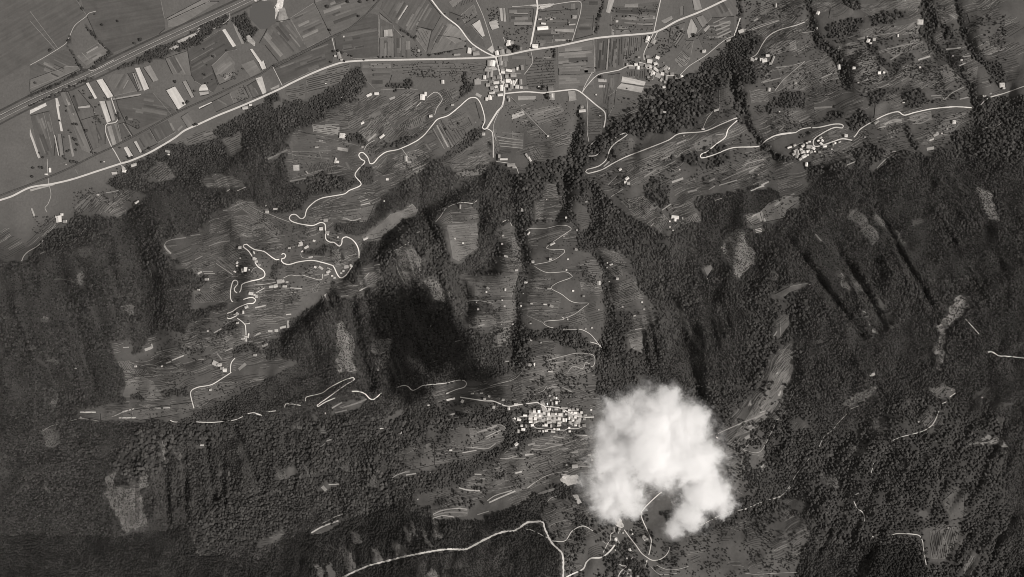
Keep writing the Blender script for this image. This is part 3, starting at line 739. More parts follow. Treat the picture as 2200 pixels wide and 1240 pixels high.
# ------------------------------------------------------------------ fields: name, tone, streak angle (deg), polygon
FIELDS = '''plain_meadow .085 30 A-500,-60 510,0 575,100 465,240 430,290 200,430 -60,560 -500,760
plain_meadow .078 10 A520,-60 560,60 580,110 650,265 740,355 1060,225 1100,190 1095,120 1060,-60
field .085 -25 A200,440 450,320 520,430 550,450 200,620
field .12 -25 A200,530 430,445 545,440 550,455 200,610
field .135 30 A510,375 650,285 725,345 575,440
field .16 -35 A1105,125 1340,0 1400,-40 1460,-40 1370,20 1120,135
field .135 -25 A1120,140 1400,10 1460,10 1200,170 1120,185
field .125 -60 A1100,390 1245,340 1275,500 1150,495
field .12 40 A1410,440 1510,345 1560,410 1560,520 1460,565
field .14 30 A1605,430 1690,400 1740,480 1670,515
field .112 60 A700,500 850,490 930,600 760,640
field .13 -65 A400,612 455,610 620,1030 545,1000
field .068 60 A850,490 890,480 935,610 920,612
field .07 30 A1250,330 1470,200 1580,330 1510,345 1410,440 1450,565 1420,620 1300,540 1275,500
field .08 -10 A770,650 1020,620 1180,750 920,860 840,820 790,720
field .088 -70 A205,770 330,740 370,900 360,1040 265,1050
field .09 -65 A640,770 700,825 700,960 620,1000 540,800
field .13 -50 A1205,780 1250,750 1300,830 1250,850
field .115 -60 A1530,620 1620,570 1660,650 1560,690
field .072 -60 A1640,575 1715,530 1750,630 1680,655
field .09 -30 A1410,680 1530,620 1560,690 1440,745
field .075 -60 A1000,860 1120,800 1170,880 1050,950
field .1 -60 A900,920 1000,870 1050,955 960,1000
field .082 -65 A780,830 830,815 885,905 815,940
field .1 -70 A455,610 520,600 620,720 660,960 620,1000
strip_field .5 -25 A200,735 305,685 312,705 200,760
strip_field .5 -80 A370,655 385,655 400,705 390,710 420,875 405,875 375,710
strip_field .52 -55 A570,555 590,550 648,655 630,660
strip_field .5 -60 A640,535 685,525 757,640 715,655
strip_field .46 -72 A662,675 700,675 742,805 712,820
strip_field .2 -72 A708,675 735,670 768,800 748,805
strip_field .5 -70 A900,455 932,450 995,590 960,605
strip_field .22 -65 A880,490 900,485 950,600 928,610
strip_field .2 -65 A955,450 1000,435 1055,535 1020,545
strip_field .52 -60 A1105,600 1165,575 1240,695 1185,730
strip_field .5 -58 A1480,200 1500,193 1573,305 1552,315
strip_field .5 -58 A1665,330 1680,325 1745,415 1755,400 1775,455 1745,465 1722,415
strip_field .45 -60 A1702,525 1745,510 1775,615 1750,630
strip_field .5 0 A1325,605 1330,585 1345,565 1368,562 1383,585 1388,602
strip_field .3 0 A1327,612 1390,608 1390,628 1335,640
strip_field .55 -27 A1325,717 1410,679 1410,687 1328,727
strip_field .3 -5 A520,710 600,700 600,715 520,722
strip_field .18 -5 A540,755 635,745 635,755 540,765
strip_field .4 -78 A360,900 370,898 397,1035 387,1038
strip_field .16 -75 A385,895 410,893 428,1040 402,1045
strip_field .48 -60 A825,985 850,975 890,1040 862,1055
strip_field .36 -60 A890,945 910,940 947,1010 932,1018
strip_field .36 -72 A200,850 212,890 268,1050 255,1055 200,900
strip_field .22 -70 A715,845 740,835 775,960 750,970
strip_field .14 -72 A760,825 785,820 812,940 795,945
strip_field .22 -10 A750,658 940,625 940,637 755,668
strip_field .24 -20 A1800,590 1860,562 1860,582 1805,600
strip_field .2 -60 A1550,160 1575,170 1630,290 1610,295
strip_field .2 -60 A455,900 465,900 495,1040 480,1045
strip_field .22 -55 A1215,545 1240,535 1295,645 1275,655
strip_field .3 90 E205,150 215,145 235,195 225,205
strip_field .3 -15 A200,1262 360,1225 365,1232 205,1275
field .1 20 B390,20 500,238 620,185 720,105 830,-20 830,-60 385,-60
field .095 -50 B100,150 230,130 340,320 150,410 60,300 20,290
field .105 25 B230,120 385,20 500,235 340,320
field .072 20 B120,455 500,262 520,335 510,415 400,460 180,562
field .075 10 B525,255 760,90 815,100 818,385 650,392 590,350 535,335
field .13 90 B820,85 905,155 905,165 830,125
field .088 90 B822,130 915,170 918,250 822,250
field .12 90 B822,255 918,250 920,382 820,382
field .3 90 B850,200 877,198 880,243 852,247
field .24 90 B879,198 907,197 912,243 882,243
field .082 90 B918,185 970,240 970,382 922,382
field .16 90 B1000,275 1025,275 1025,330 1002,330
field .1 90 B1000,335 1025,335 1025,385 1000,385
field .09 60 B830,60 860,-40 1110,-40 1150,0 1230,100 1180,200 1085,180 1060,250 940,165
field .14 55 B1085,180 1170,205 1135,350 1065,255
field .105 60 B1175,210 1230,110 1330,180 1180,340 1140,350
field .13 55 B1170,335 1215,235 1330,250 1400,280 1380,320 1160,362
field .17 50 B1320,170 1380,215 1405,265 1330,290 1250,235
strip_field .42 62 B945,130 1005,35 1015,40 955,135
strip_field .38 60 B1437,165 1490,130 1525,240 1505,245
strip_field .3 0 B1548,150 1610,130 1618,185 1570,200
strip_field .3 80 B1620,55 1640,55 1645,140 1630,140
strip_field .26 80 B1648,55 1660,55 1667,145 1650,145
field .12 40 B1365,100 1450,30 1475,100 1390,160
field .15 40 B1285,15 1350,-20 1400,-20 1310,50
field .08 40 B1290,80 1365,110 1400,170 1420,240 1290,110
field .085 60 B1400,190 1435,170 1510,260 1530,320 1440,270
strip_field .4 20 B1540,330 1575,300 1590,340 1575,355
field .09 0 B1680,60 1850,60 1840,150 1690,150
strip_field .24 0 B1720,88 1812,88 1812,95 1720,95
strip_field .2 0 B1718,150 1838,150 1838,168 1720,168
field .1 0 B700,415 900,412 905,500 880,570 790,590 740,540 700,470
field .09 0 C180,80 440,60 440,110 410,260 150,300 140,250
field .085 0 C170,235 275,235 270,290 150,300
field .07 0 C440,100 545,100 535,200 430,200
strip_field .24 0 C285,195 413,193 411,217 285,208
strip_field .25 0 C285,260 380,260 380,272 285,272
strip_field .14 90 C390,25 420,25 420,65 390,65
strip_field .14 90 C262,185 274,185 274,215 262,215
field .088 0 C470,10 590,-40 580,60 545,180 540,230 420,260 450,110
field .12 3 C305,312 535,272 545,380 545,590 308,592
field .17 3 C312,352 530,334 530,352 312,374
field .18 3 C310,410 440,395 440,415 310,430
field .078 3 C310,455 460,445 545,455 545,490 310,500
strip_field .26 70 C645,-10 685,-10 652,90 625,82
strip_field .22 85 C640,262 652,262 638,465 625,465
field .07 85 C560,262 635,262 620,465 555,480
field .09 85 C655,255 780,245 740,440 640,470
field .09 -5 C665,50 985,10 945,205 660,235
strip_field .18 0 C750,28 840,25 840,48 750,48
strip_field .2 0 C870,110 950,106 955,128 870,130
strip_field .17 0 C875,155 940,152 940,170 875,170
strip_field .4 0 C690,135 708,135 708,150 690,150
strip_field .2 90 C665,195 680,195 680,232 665,232
strip_field .13 90 C690,200 780,195 790,225 690,232
strip_field .2 30 C990,140 1065,105 1070,130 1020,160
strip_field .13 90 C1115,45 1140,40 1140,100 1120,110
field .1 -60 C1240,-20 1500,-20 1500,120 1340,150 1250,90 1410,20
strip_field .2 -65 C1195,-30 1240,-30 1265,60 1215,72
strip_field .26 85 C1200,125 1235,190 1225,225 1175,260 1165,210 1190,130
strip_field .15 -60 C1225,115 1270,100 1310,165 1270,190
strip_field .25 45 C1275,200 1310,165 1320,180 1290,215
field .1 60 C1060,180 1150,150 1150,250 1100,330 1040,290
field .11 50 C1160,270 1210,270 1190,370 1130,330
field .08 0 C1330,120 1480,110 1480,230 1380,290 1290,360 1230,220
strip_field .38 -15 C735,510 890,545 882,572 728,547
strip_field .3 -10 C728,555 878,582 862,618 698,588
strip_field .3 -3 C575,525 630,530 630,548 575,545
strip_field .3 0 C578,568 620,568 620,583 578,583
strip_field .24 0 C38,640 158,640 158,662 40,668
strip_field .4 10 C0,765 75,740 85,765 0,795
field .1 10 C640,640 700,600 860,640 840,700 760,760 640,790
field .09 85 C640,500 720,490 700,590 640,630
field .105 -60 C640,600 690,600 680,700 640,780
field .082 -20 C1380,600 1440,580 1470,640 1490,720 1380,760
field .12 60 C1200,960 1300,880 1335,900 1330,990 1230,1010
field .07 0 C1460,960 1560,900 1620,960 1500,980
field .1 -30 C720,930 800,920 840,980 780,1030 660,1060
field .12 -60 D110,0 240,60 220,120 100,100
field .085 10 D570,60 640,20 720,60 730,90 620,150 560,120
field .1 20 D870,700 1040,640 1060,680 1050,740 940,760 860,790
field .085 0 D690,560 830,540 900,580 780,620
field .09 10 D1480,90 1560,70 1610,120 1500,150
field .1 20 D1540,320 1630,265 1640,320 1560,350
field .1 0 F560,170 700,150 790,120 740,240 570,220
field .115 0 F710,345 850,232 900,185 1000,155 1040,120 1078,160 1058,205 970,228 880,305 850,335 780,355
field .13 90 F1275,260 1480,250 1475,410 1350,500 1310,480
field .11 90 F1500,600 1750,595 1730,650 1700,740 1560,720 1420,740 1400,640
field .12 0 F1540,760 1740,760 1740,880 1640,900
strip_field .34 0 W1340,830 1385,800 1425,900 1385,908
strip_field .14 70 W1300,830 1330,850 1390,1020 1370,1020
field .1 10 I800,230 1170,180 1180,215 1040,260 850,290 810,280
field .085 0 I610,250 800,210 820,280 700,280 610,290
field .07 0 I485,245 600,240 600,290 490,268
field .115 0 I770,60 850,20 930,60 990,160 890,175 830,120 790,150 740,150
field .1 0 I1180,120 1340,60 1440,60 1400,130 1290,160 1220,220 1180,200
strip_field .5 0 I485,237 580,237 580,245 485,246
strip_field .4 0 I720,273 825,271 825,279 720,279
strip_field .34 0 I938,213 1030,209 1030,218 938,219
strip_field .26 20 I670,272 740,240 760,228 765,234 700,264
strip_field .4 -20 I740,238 812,217 814,223 744,244
field .14 10 I850,120 870,140 860,145 845,125
field .09 0 J900,500 1010,440 1080,430 1080,560 940,590 890,540
strip_field .14 90 J1015,440 1045,430 1070,430 1070,470 1020,490
strip_field .2 0 B1700,785 1790,750 1790,770 1705,800
strip_field .34 0 B248,1102 288,1098 290,1137 250,1138
strip_field .2 8 B400,920 470,935 465,952 398,940
strip_field .25 8 B543,980 615,992 613,1012 543,1000
strip_field .14 -10 B1410,1030 1500,1008 1503,1040 1412,1056
strip_field .17 -60 B1412,780 1440,768 1470,820 1440,840
field .1 -60 B1230,790 1330,735 1460,680 1490,790 1440,860 1300,990
field .085 5 B230,920 300,880 400,900 680,970 700,1060 640,1130 540,1100 240,1190 200,1110 250,1090 220,960
field .085 40 B800,1130 870,1050 940,1070 850,1160
field .1 0 B1270,1080 1530,900 1540,1040 1330,1090
strip_field .25 0 C375,612 420,608 428,668 380,676
field .12 0 V50,970 300,930 460,1080 60,1060
field .1 -30 L0,440 70,440 150,540 100,600 0,600
field .09 -30 K1380,480 1560,520 1500,650 1400,740 1330,700 1300,560
field .085 -30 K1250,410 1400,480 1380,600 1290,560
pale_plot .3 -30 L95,570 115,555 120,560 100,580
field .1 0 L1130,110 1210,75 1275,100 1255,145 1180,155
field .09 0 L1065,280 1150,195 1155,260 1090,335
field .085 0 L240,292 370,300 365,335 250,335
field .095 20 L1195,780 1280,705 1335,720 1325,880 1250,895
field .1 0 H200,720 300,668 425,645 350,690 300,708 260,745
field .1 -30 H235,900 298,860 295,930 240,1000
field .16 -30 G1280,552 1328,528 1332,556 1302,600
field .13 0 G1550,205 1650,170 1670,240 1600,260
field .12 0 H100,170 160,110 270,60 370,70 350,110 280,160 270,210 130,240
'''
# narrow bright strips as lines: width (tile px), tone, points
STRIPS = '''D 620,325 690,300 6 .2|D 680,340 800,315 5 .16|D 1155,400 1235,375 11 .3|D 1340,330 1440,318 9 .34|D 1430,440 1470,420 8 .34|D 1450,380 1505,372 7 .25|D 510,520 580,490 6 .26
D 120,550 240,520 8 .22|D 360,810 430,775 10 .2|D 460,720 580,712 12 .2|D 885,855 940,840 6 .26|D 930,830 990,800 1045,803 12 .24|D 960,822 1000,812 1045,815 6 .28|D 1100,800 1150,800 1210,770 6 .2|D 1120,825 1180,820 1240,785 6 .18|D 1100,785 1180,760 5 .2
D 1430,662 1490,648 8 .24|D 1330,665 1380,620 1460,580 6 .24|D 1250,900 1290,885 14 .36|D 1230,937 1260,925 10 .4|D 1212,995 1260,985 20 .34|D 680,1100 740,1075 8 .28|D 880,1120 940,1060 1000,1020 8 .24|D 880,1130 950,1070 5 .18
D 820,530 780,545 6 .24|D 970,400 1050,350 7 .2|D 1080,190 1130,150 12 .16|D 750,262 800,250 14 .22|D 640,310 700,290 5 .2|D 1040,540 1080,520 5 .18|D 885,590 960,560 8 .2|D 1240,640 1310,640 1325,665 6 .24|D 1250,655 1310,648 5 .2|D 60,140 85,125 9 .24|D 1370,100 1400,120 8 .2|D 230,870 260,845 7 .2
D 560,910 620,905 12 .14|D 680,255 740,235 6 .2|D 1080,800 1130,790 4 .2|D 0,1020 50,1010 7 .14|D 10,1090 130,1060 5 .24|D 30,1150 60,1135 8 .2|D 110,1235 160,1210 10 .3
C 1100,958 1160,932 7 .26|C 1355,900 1410,892 6 .24|C 1530,1105 1590,1080 6 .2|C 1065,1215 1140,1188 14 .3|C 1310,1210 1350,1190 10 .2|C 1610,140 1640,125 9 .26|C 1000,1060 1050,1040 6 .18|C 610,1110 650,1075 9 .34|C 680,1230 760,1190 5 .2|C 640,1230 700,1170 5 .22
C 880,1180 960,1130 8 .18|C 1580,1145 1640,1110 6 .24|C 1380,1235 1500,1200 7 .24|C 1400,1200 1560,1130 1680,1095 5 .2|C 1340,155 1430,112 6 .2|C 1345,180 1450,142 8 .22|C 1355,205 1450,167 8 .22|C 1365,230 1450,190 8 .2|C 1370,250 1460,208 8 .24|C 1660,550 1720,525 7 .2|C 20,90 100,90 7 .2|C 15,160 130,160 14 .2|C 0,385 110,385 20 .13|C 210,385 260,385 9 .2
G 1170,40 1230,25 12 .24|G 1000,160 1060,118 7 .28|G 660,70 700,45 740,20 6 .24|G 1310,25 1350,0 6 .24|G 900,250 960,205 4 .2|G 1740,1000 1765,965 6 .2|G 1620,290 1660,281 4 .4|G 1622,300 1664,291 5 .4|G 1626,309 1664,301 4 .4|G 1600,30 1640,10 1680,0 8 .34|G 820,955 885,945 6 .28|G 1280,550 1325,528 6 .2
G 250,325 320,305 5 .16|G 325,335 370,318 8 .18|G 1345,98 1400,80 5 .2|G 920,270 945,250 5 .3|G 1630,200 1670,180 30 .24|G 1750,130 1780,105 12 .2
H 40,32 80,15 125,-5 7 .4|H 200,132 232,108 9 .24|H 275,80 330,50 12 .18|H 50,203 80,187 8 .3|H 105,190 112,232 22 .26|H 128,215 138,235 10 .3|H 470,320 510,365 10 .14|H 195,1000 215,970 5 .24|H 75,660 120,665 5 .12
K 1480,272 1530,247 12 .24|K 1430,332 1450,318 9 .3|K 1440,350 1462,333 7 .3|K 1415,402 1440,388 14 .24|K 1460,412 1482,393 10 .16|K 1400,470 1430,440 1470,400 4 .26|K 1510,580 1530,560 8 .2|K 1370,322 1400,297 5 .24|K 1575,140 1640,75 3 .24|K 1613,140 1627,112 9 .32|K 1540,250 1575,205 5 .2
K 1430,205 1445,170 10 .18|K 1560,180 1600,130 4 .2|K 1600,10 1610,0 7 .34|K 1500,245 1535,232 5 .34
L 60,282 120,245 10 .26|L 205,142 216,120 10 .36|L 270,172 285,145 300,122 6 .28|L 160,240 170,210 215,80 3 .18|L 30,185 38,200 12 .26|L 185,290 210,280 5 .26|L 50,330 28,350 5 .2|L 0,400 30,380 14 .2
J 1160,262 1205,250 11 .4|J 1165,285 1230,270 6 .2|J 1340,365 1390,345 1460,320 6 .26|J 1350,360 1400,350 8 .26|J 1420,340 1455,322 11 .24|J 1390,392 1480,350 5 .3|J 1390,406 1470,370 4 .24|J 1300,453 1400,462 1450,430 6 .26|J 1250,487 1335,472 6 .3|J 1228,698 1280,712 1355,717 8 .4
J 1400,777 1450,745 1550,715 6 .36|J 1410,789 1480,757 1570,718 9 .38|J 1320,616 1365,618 6 .38|J 1355,645 1385,645 6 .32|J 1290,668 1360,677 4 .2|J 1570,612 1610,600 8 .38|J 1478,522 1530,520 1582,506 6 .3|J 1640,702 1690,662 5 .26|J 1628,502 1680,495 8 .34|J 1645,440 1690,430 12 .24
J 1072,860 1120,838 1200,825 1280,828 6 .34|J 1075,868 1150,848 1230,848 1280,852 8 .2|J 1070,884 1130,868 1200,876 6 .36|J 1340,862 1410,840 6 .26|J 908,622 970,612 8 .34|J 820,642 860,618 910,603 6 .3|J 900,603 930,600 12 .2|J 1050,610 1070,600 5 .2|J 425,415 462,405 8 .32|J 390,452 425,425 5 .2|J 750,342 790,333 7 .5
J 440,680 505,676 6 .34|J 400,690 425,716 20 .26|J 335,972 400,935 500,898 9 .38|J 400,915 470,880 525,855 5 .24|J 470,878 525,858 6 .3|J 520,216 600,190 670,162 10 .15|J 460,217 520,182 9 .2|J 480,245 550,228 8 .2|J 510,215 640,180 3 .2|J 1540,460 1580,455 5 .26|J 1500,492 1540,465 5 .2|J 1510,655 1545,650 6 .24
J 1180,348 1230,335 5 .16|J 1270,452 1320,460 4 .2|J 1200,130 1240,118 4 .12|J 985,155 1040,150 3 .1|J 1430,320 1490,320 1520,350 4 .24|J 1655,45 1680,40 5 .26
K 95,438 135,430 9 .3|K 130,442 170,444 8 .24|K 172,446 205,440 7 .2|K 200,430 250,434 310,436 5 .28|K 115,465 190,465 240,450 300,440 6 .28|K 250,388 320,398 5 .3|K 395,380 455,383 7 .3|K 225,410 268,417 4 .24|K 80,498 130,496 9 .34|K 0,524 80,520 4 .26|K 0,512 30,508 6 .26|K 20,608 60,602 8 .38|K 300,465 340,462 6 .24
K 0,728 20,718 9 .36|K 160,738 205,722 260,706 16 .14|K 410,470 500,465 4 .18|K 60,98 95,100 3 .16|K 135,110 200,82 4 .2|K 258,107 290,107 14 .18|K 300,88 360,115 5 .24|K 105,45 130,42 4 .3|K 215,97 270,90 4 .24|K 460,498 480,500 6 .34|K 360,485 400,482 8 .2|K 1055,232 1075,230 1105,248 6 .3|K 1010,258 1050,250 4 .26|K 400,568 475,572 5 .2
E 705,45 750,38 790,28 5 .26|E 1390,400 1460,375 1530,365 6 .24|E 1300,490 1350,465 6 .28|E 1318,584 1345,570 12 .34|E 1350,568 1420,568 5 .28|E 1360,582 1432,582 6 .3|E 1440,515 1550,590 5 .26|E 1440,490 1500,540 4 .18|E 1450,470 1540,540 4 .16|E 1425,977 1475,950 8 .32|E 1500,1100 1550,1078 6 .26
E 1105,1180 1140,1168 8 .36|E 1145,1160 1225,1128 8 .4|E 965,1092 1012,1075 18 .3|E 1010,1050 1018,1080 8 .3|E 1322,1153 1360,1153 6 .26|E 1700,810 1770,795 9 .34|E 1690,1000 1740,980 5 .26|E 1500,1038 1550,1005 8 .16|E 1590,1222 1637,1182 20 .22|E 1750,1072 1780,1053 15 .2|E 1445,1115 1480,1155 8 .2
E 1095,395 1110,420 1140,450 12 .3|E 1095,392 1110,370 1150,355 5 .26|E 1150,355 1240,343 7 .2|E 1510,35 1530,22 5 .3|E 1580,32 1640,5 5 .3|E 800,803 890,790 4 .14|E 1130,695 1210,685 4 .14|E 540,320 570,280 7 .26|E 265,452 300,436 8 .2|E 500,640 420,620 360,620 3 .15|E 1485,162 1515,160 7 .2|E 1560,205 1610,198 5 .18|E 1570,265 1615,262 4 .2|E 1270,330 1335,322 4 .2|E 820,1075 860,1073 7 .24
E 360,150 400,130 30 .1|E 500,150 560,90 3 .16|E 680,100 740,85 4 .16|E 505,150 600,60 4 .16|E 520,170 620,70 4 .16
F 695,103 745,87 5 .3|F 697,127 760,112 7 .34|F 580,212 600,214 640,230 700,214 6 .28|F 350,475 380,471 9 .4|F 385,468 460,470 8 .14|F 718,617 755,577 5 .3|F 785,528 825,521 6 .3|F 690,697 745,668 6 .36|F 610,660 677,660 5 .24|F 565,700 590,700 4 .22|F 565,733 615,730 5 .24|F 228,677 305,683 6 .34|F 0,810 62,795 8 .34|F 200,857 235,852 7 .34
F 0,990 30,975 6 .3|F 830,1115 862,1103 6 .26|F 445,108 500,80 8 .14|F 1480,932 1522,922 8 .26|F 1325,1036 1380,1022 5 .2|F 1420,1072 1460,1072 4 .2|F 750,765 700,780 3 .1|F 215,895 215,945 15 .26|F 160,945 200,935 14 .34|F 80,965 110,965 12 .3|F 124,963 148,962 18 .32|F 40,1065 80,1053 14 .24|F 1660,1167 1685,1167 8 .26|F 1500,1150 1450,1165 4 .14|F 1175,1118 1195,1116 6 .1
F 1690,1218 1720,1218 5 .24|F 710,350 750,340 15 .2|F 1070,310 1110,298 6 .2|F 240,320 290,300 8 .12
B 890,662 925,648 15 .34|B 1205,835 1280,980 10 .25|B 1180,855 1255,992 4 .2|B 1220,820 1310,975 4 .18|B 225,1208 330,1188 10 .18|B 745,940 800,893 12 .28|B 770,775 830,745 20 .13|B 1045,1132 1130,1095 4 .22|B 1060,1150 1145,1105 4 .2|B 600,1080 625,1130 14 .13|B 80,1060 210,998 12 .13|B 490,1220 340,1150 4 .14|B 1465,625 1500,645 20 .28
B 1607,910 1700,925 1780,935 5 .24|B 1615,935 1700,947 1780,953 5 .24|B 1618,953 1780,968 5 .26|B 1626,973 1775,988 5 .28|B 1640,885 1760,890 4 .18|B 575,895 600,895 7 .34|B 575,910 600,910 7 .3|B 575,925 600,925 7 .3|B 640,590 720,560 4 .1|B 880,690 830,710 5 .18|B 1000,735 1070,680 5 .24|B 830,600 1000,590 1080,600 3 .2
B 460,830 555,830 6 .2|B 440,1060 420,1010 5 .14|B 240,1010 500,1005 3 .16|B 240,1030 500,1060 3 .14|B 1130,960 1160,1000 10 .13
A 1170,950 1280,905 4 .14|A 1360,895 1420,885 10 .16
A 390,1095 440,1080 3 .14|A 500,1125 520,1160 8 .14|A 1185,870 1215,840 14 .18|A 1135,820 1160,870 14 .18
A 545,350 590,400 4 .2|A 200,590 560,450 4 .18
J 1485,545 1690,500 3 .12|J 1495,570 1690,525 3 .12|J 1400,690 1500,640 1690,590 3 .11|J 1300,640 1330,640 3 .2'''
# scree, gravel and pale rough ground: name, tone, polygon
ROUGH = '''gravel_bank .5 A1810,60 1840,30 1850,0 1890,0 1880,60 1850,80 1835,135 1805,125
gravel_bank .45 A1690,0 1790,-20 1780,5 1700,12
gravel_bank .3 A1180,270 1230,235 1290,225 1330,180 1335,195 1310,235 1240,265 1190,290
gravel_bank .3 A1140,320 1200,300 1190,315 1140,332
gravel_bank .28 A1640,240 1660,230 1700,280 1700,310 1650,280
gravel_bank .22 B150,60 190,50 215,120 180,150 150,140
rough_ground .14 I630,750 650,640 700,590 705,620 690,700 810,700 840,640 900,620 905,685 860,700 880,940 760,980 700,850
rough_ground .13 I985,360 1000,440 1020,540 985,540
rough_ground .17 F540,920 600,900 640,1000 650,1100 660,1240 550,1240 540,1050
rough_ground .14 F780,1010 900,1020 890,1100 780,1110
rough_ground .13 F930,430 1040,400 1120,500 1050,700 980,620
rough_ground .13 F1180,600 1290,700 1290,780 1180,740 1120,640
rough_ground .16 G1430,340 1500,290 1560,300 1540,340 1610,430 1620,510 1510,610 1440,520 1410,440
rough_ground .1 J575,960 620,960 635,1040 600,1040
rough_ground .1 J540,1080 570,1080 590,1190 550,1200
rough_ground .1 J710,1060 740,1060 755,1140 720,1140
rough_ground .1 J830,1010 900,1050 910,1110 850,1110
rough_ground .11 J950,915 965,915 980,1005 965,1005
rough_ground .1 J1000,940 1040,980 1075,1060 1055,1060 1020,1000
rough_ground .11 J1065,900 1100,910 1125,995 1090,1005
rough_ground .1 J910,930 925,930 945,1025 930,1025
rough_ground .1 J1020,1240 1080,1200 1100,1240
rough_ground .16 H625,578 655,590 690,650 700,700 640,660
rough_ground .16 H700,690 720,720 860,960 900,985 870,985 830,900
rough_ground .1 H700,600 780,640 805,700 760,690
rough_ground .1 H690,210 760,150 780,200 900,330 860,390 740,250
rough_ground .1 H870,190 940,240 920,280 860,230
rough_ground .11 H980,260 1080,380 1060,390 980,300
rough_ground .16 H1550,0 1640,50 1700,220 1660,230 1600,150 1540,20
scree .2 H1350,850 1400,750 1500,720 1510,780 1460,850 1340,950 1320,1100 1300,1240 1270,1240 1290,950
rough_ground .12 H960,910 990,940 980,945
rough_ground .1 E830,800 900,790 870,870
rough_ground .13 E260,880 320,880 300,900
rough_ground .09 E290,1160 400,1160 380,1190
rough_ground .08 E520,420 600,410 610,470 560,480
rough_ground .16 L1350,430 1480,390 1560,400 1600,440
rough_ground .1 G1060,760 1100,760 1160,900 1250,1020 1280,1110 1230,1080 1120,900
rough_ground .1 I1050,470 1090,470 1115,520 1080,520
rough_ground .1 I1195,435 1225,430 1230,455 1200,455
rough_ground .1 I1330,610 1390,590 1395,620 1340,640
rough_ground .1 J500,560 560,560 570,600 520,600
rough_ground .1 J290,545 330,600 325,630 300,610
rough_ground .1 L480,640 560,620 570,700 500,690
rough_ground .1 L640,450 720,440 740,500 650,500
rough_ground .1 L930,560 970,550 975,590 935,590
rough_ground .1 H180,580 220,580 230,620 190,620
rough_ground .1 L600,180 700,120 830,80 720,170 640,210
rough_ground .1 L780,300 850,290 860,340 790,350
rough_ground .1 I260,360 330,340 380,390 360,450 280,450
rough_ground .1 I310,180 350,140 360,190 330,250
rough_ground .1 E510,650 540,560 570,600 560,650
rough_ground .1 J215,325 270,315 265,335 220,340
rough_ground .1 I270,690 300,700 315,730 290,725
rough_ground .1 J120,600 160,590 200,640 150,650
rough_ground .1 E990,500 1060,560 1020,610
rough_ground .1 J690,650 740,640 730,700 700,690
pale_yard .4 U700,260 800,260 860,400 800,430 720,380
pale_yard .34 U680,560 740,570 790,680 690,660
pale_yard .4 U1150,570 1190,540 1270,600 1200,640
pale_yard .3 R840,350 890,340 960,520 1030,500 1000,560 860,560 820,430
pale_yard .34 R600,560 1300,570 1300,760 1260,800 700,760 570,790 560,600
pale_yard .3 R1400,480 1500,470 1700,620 1660,860 1500,860 1420,780 1400,620
pale_yard .42 S580,712 655,705 660,760 590,790
pale_yard .35 S340,520 480,480 540,540 350,580
pale_yard .3 S690,310 710,400 560,410 550,340
pale_yard .35 S400,180 450,130 480,260 420,230
pale_yard .3 K300,610 340,620 400,620 420,670 320,690 290,650
pale_yard .3 K365,740 400,740 420,790 400,800
pale_yard .4 V600,830 700,860 640,1000 590,960
pale_yard .35 C105,38 165,32 280,22 270,40 200,62 160,45
pale_yard .4 T300,640 360,600 370,760 350,830 280,800
pale_yard .3 A800,1090 845,1130 830,1150 815,1130
'''
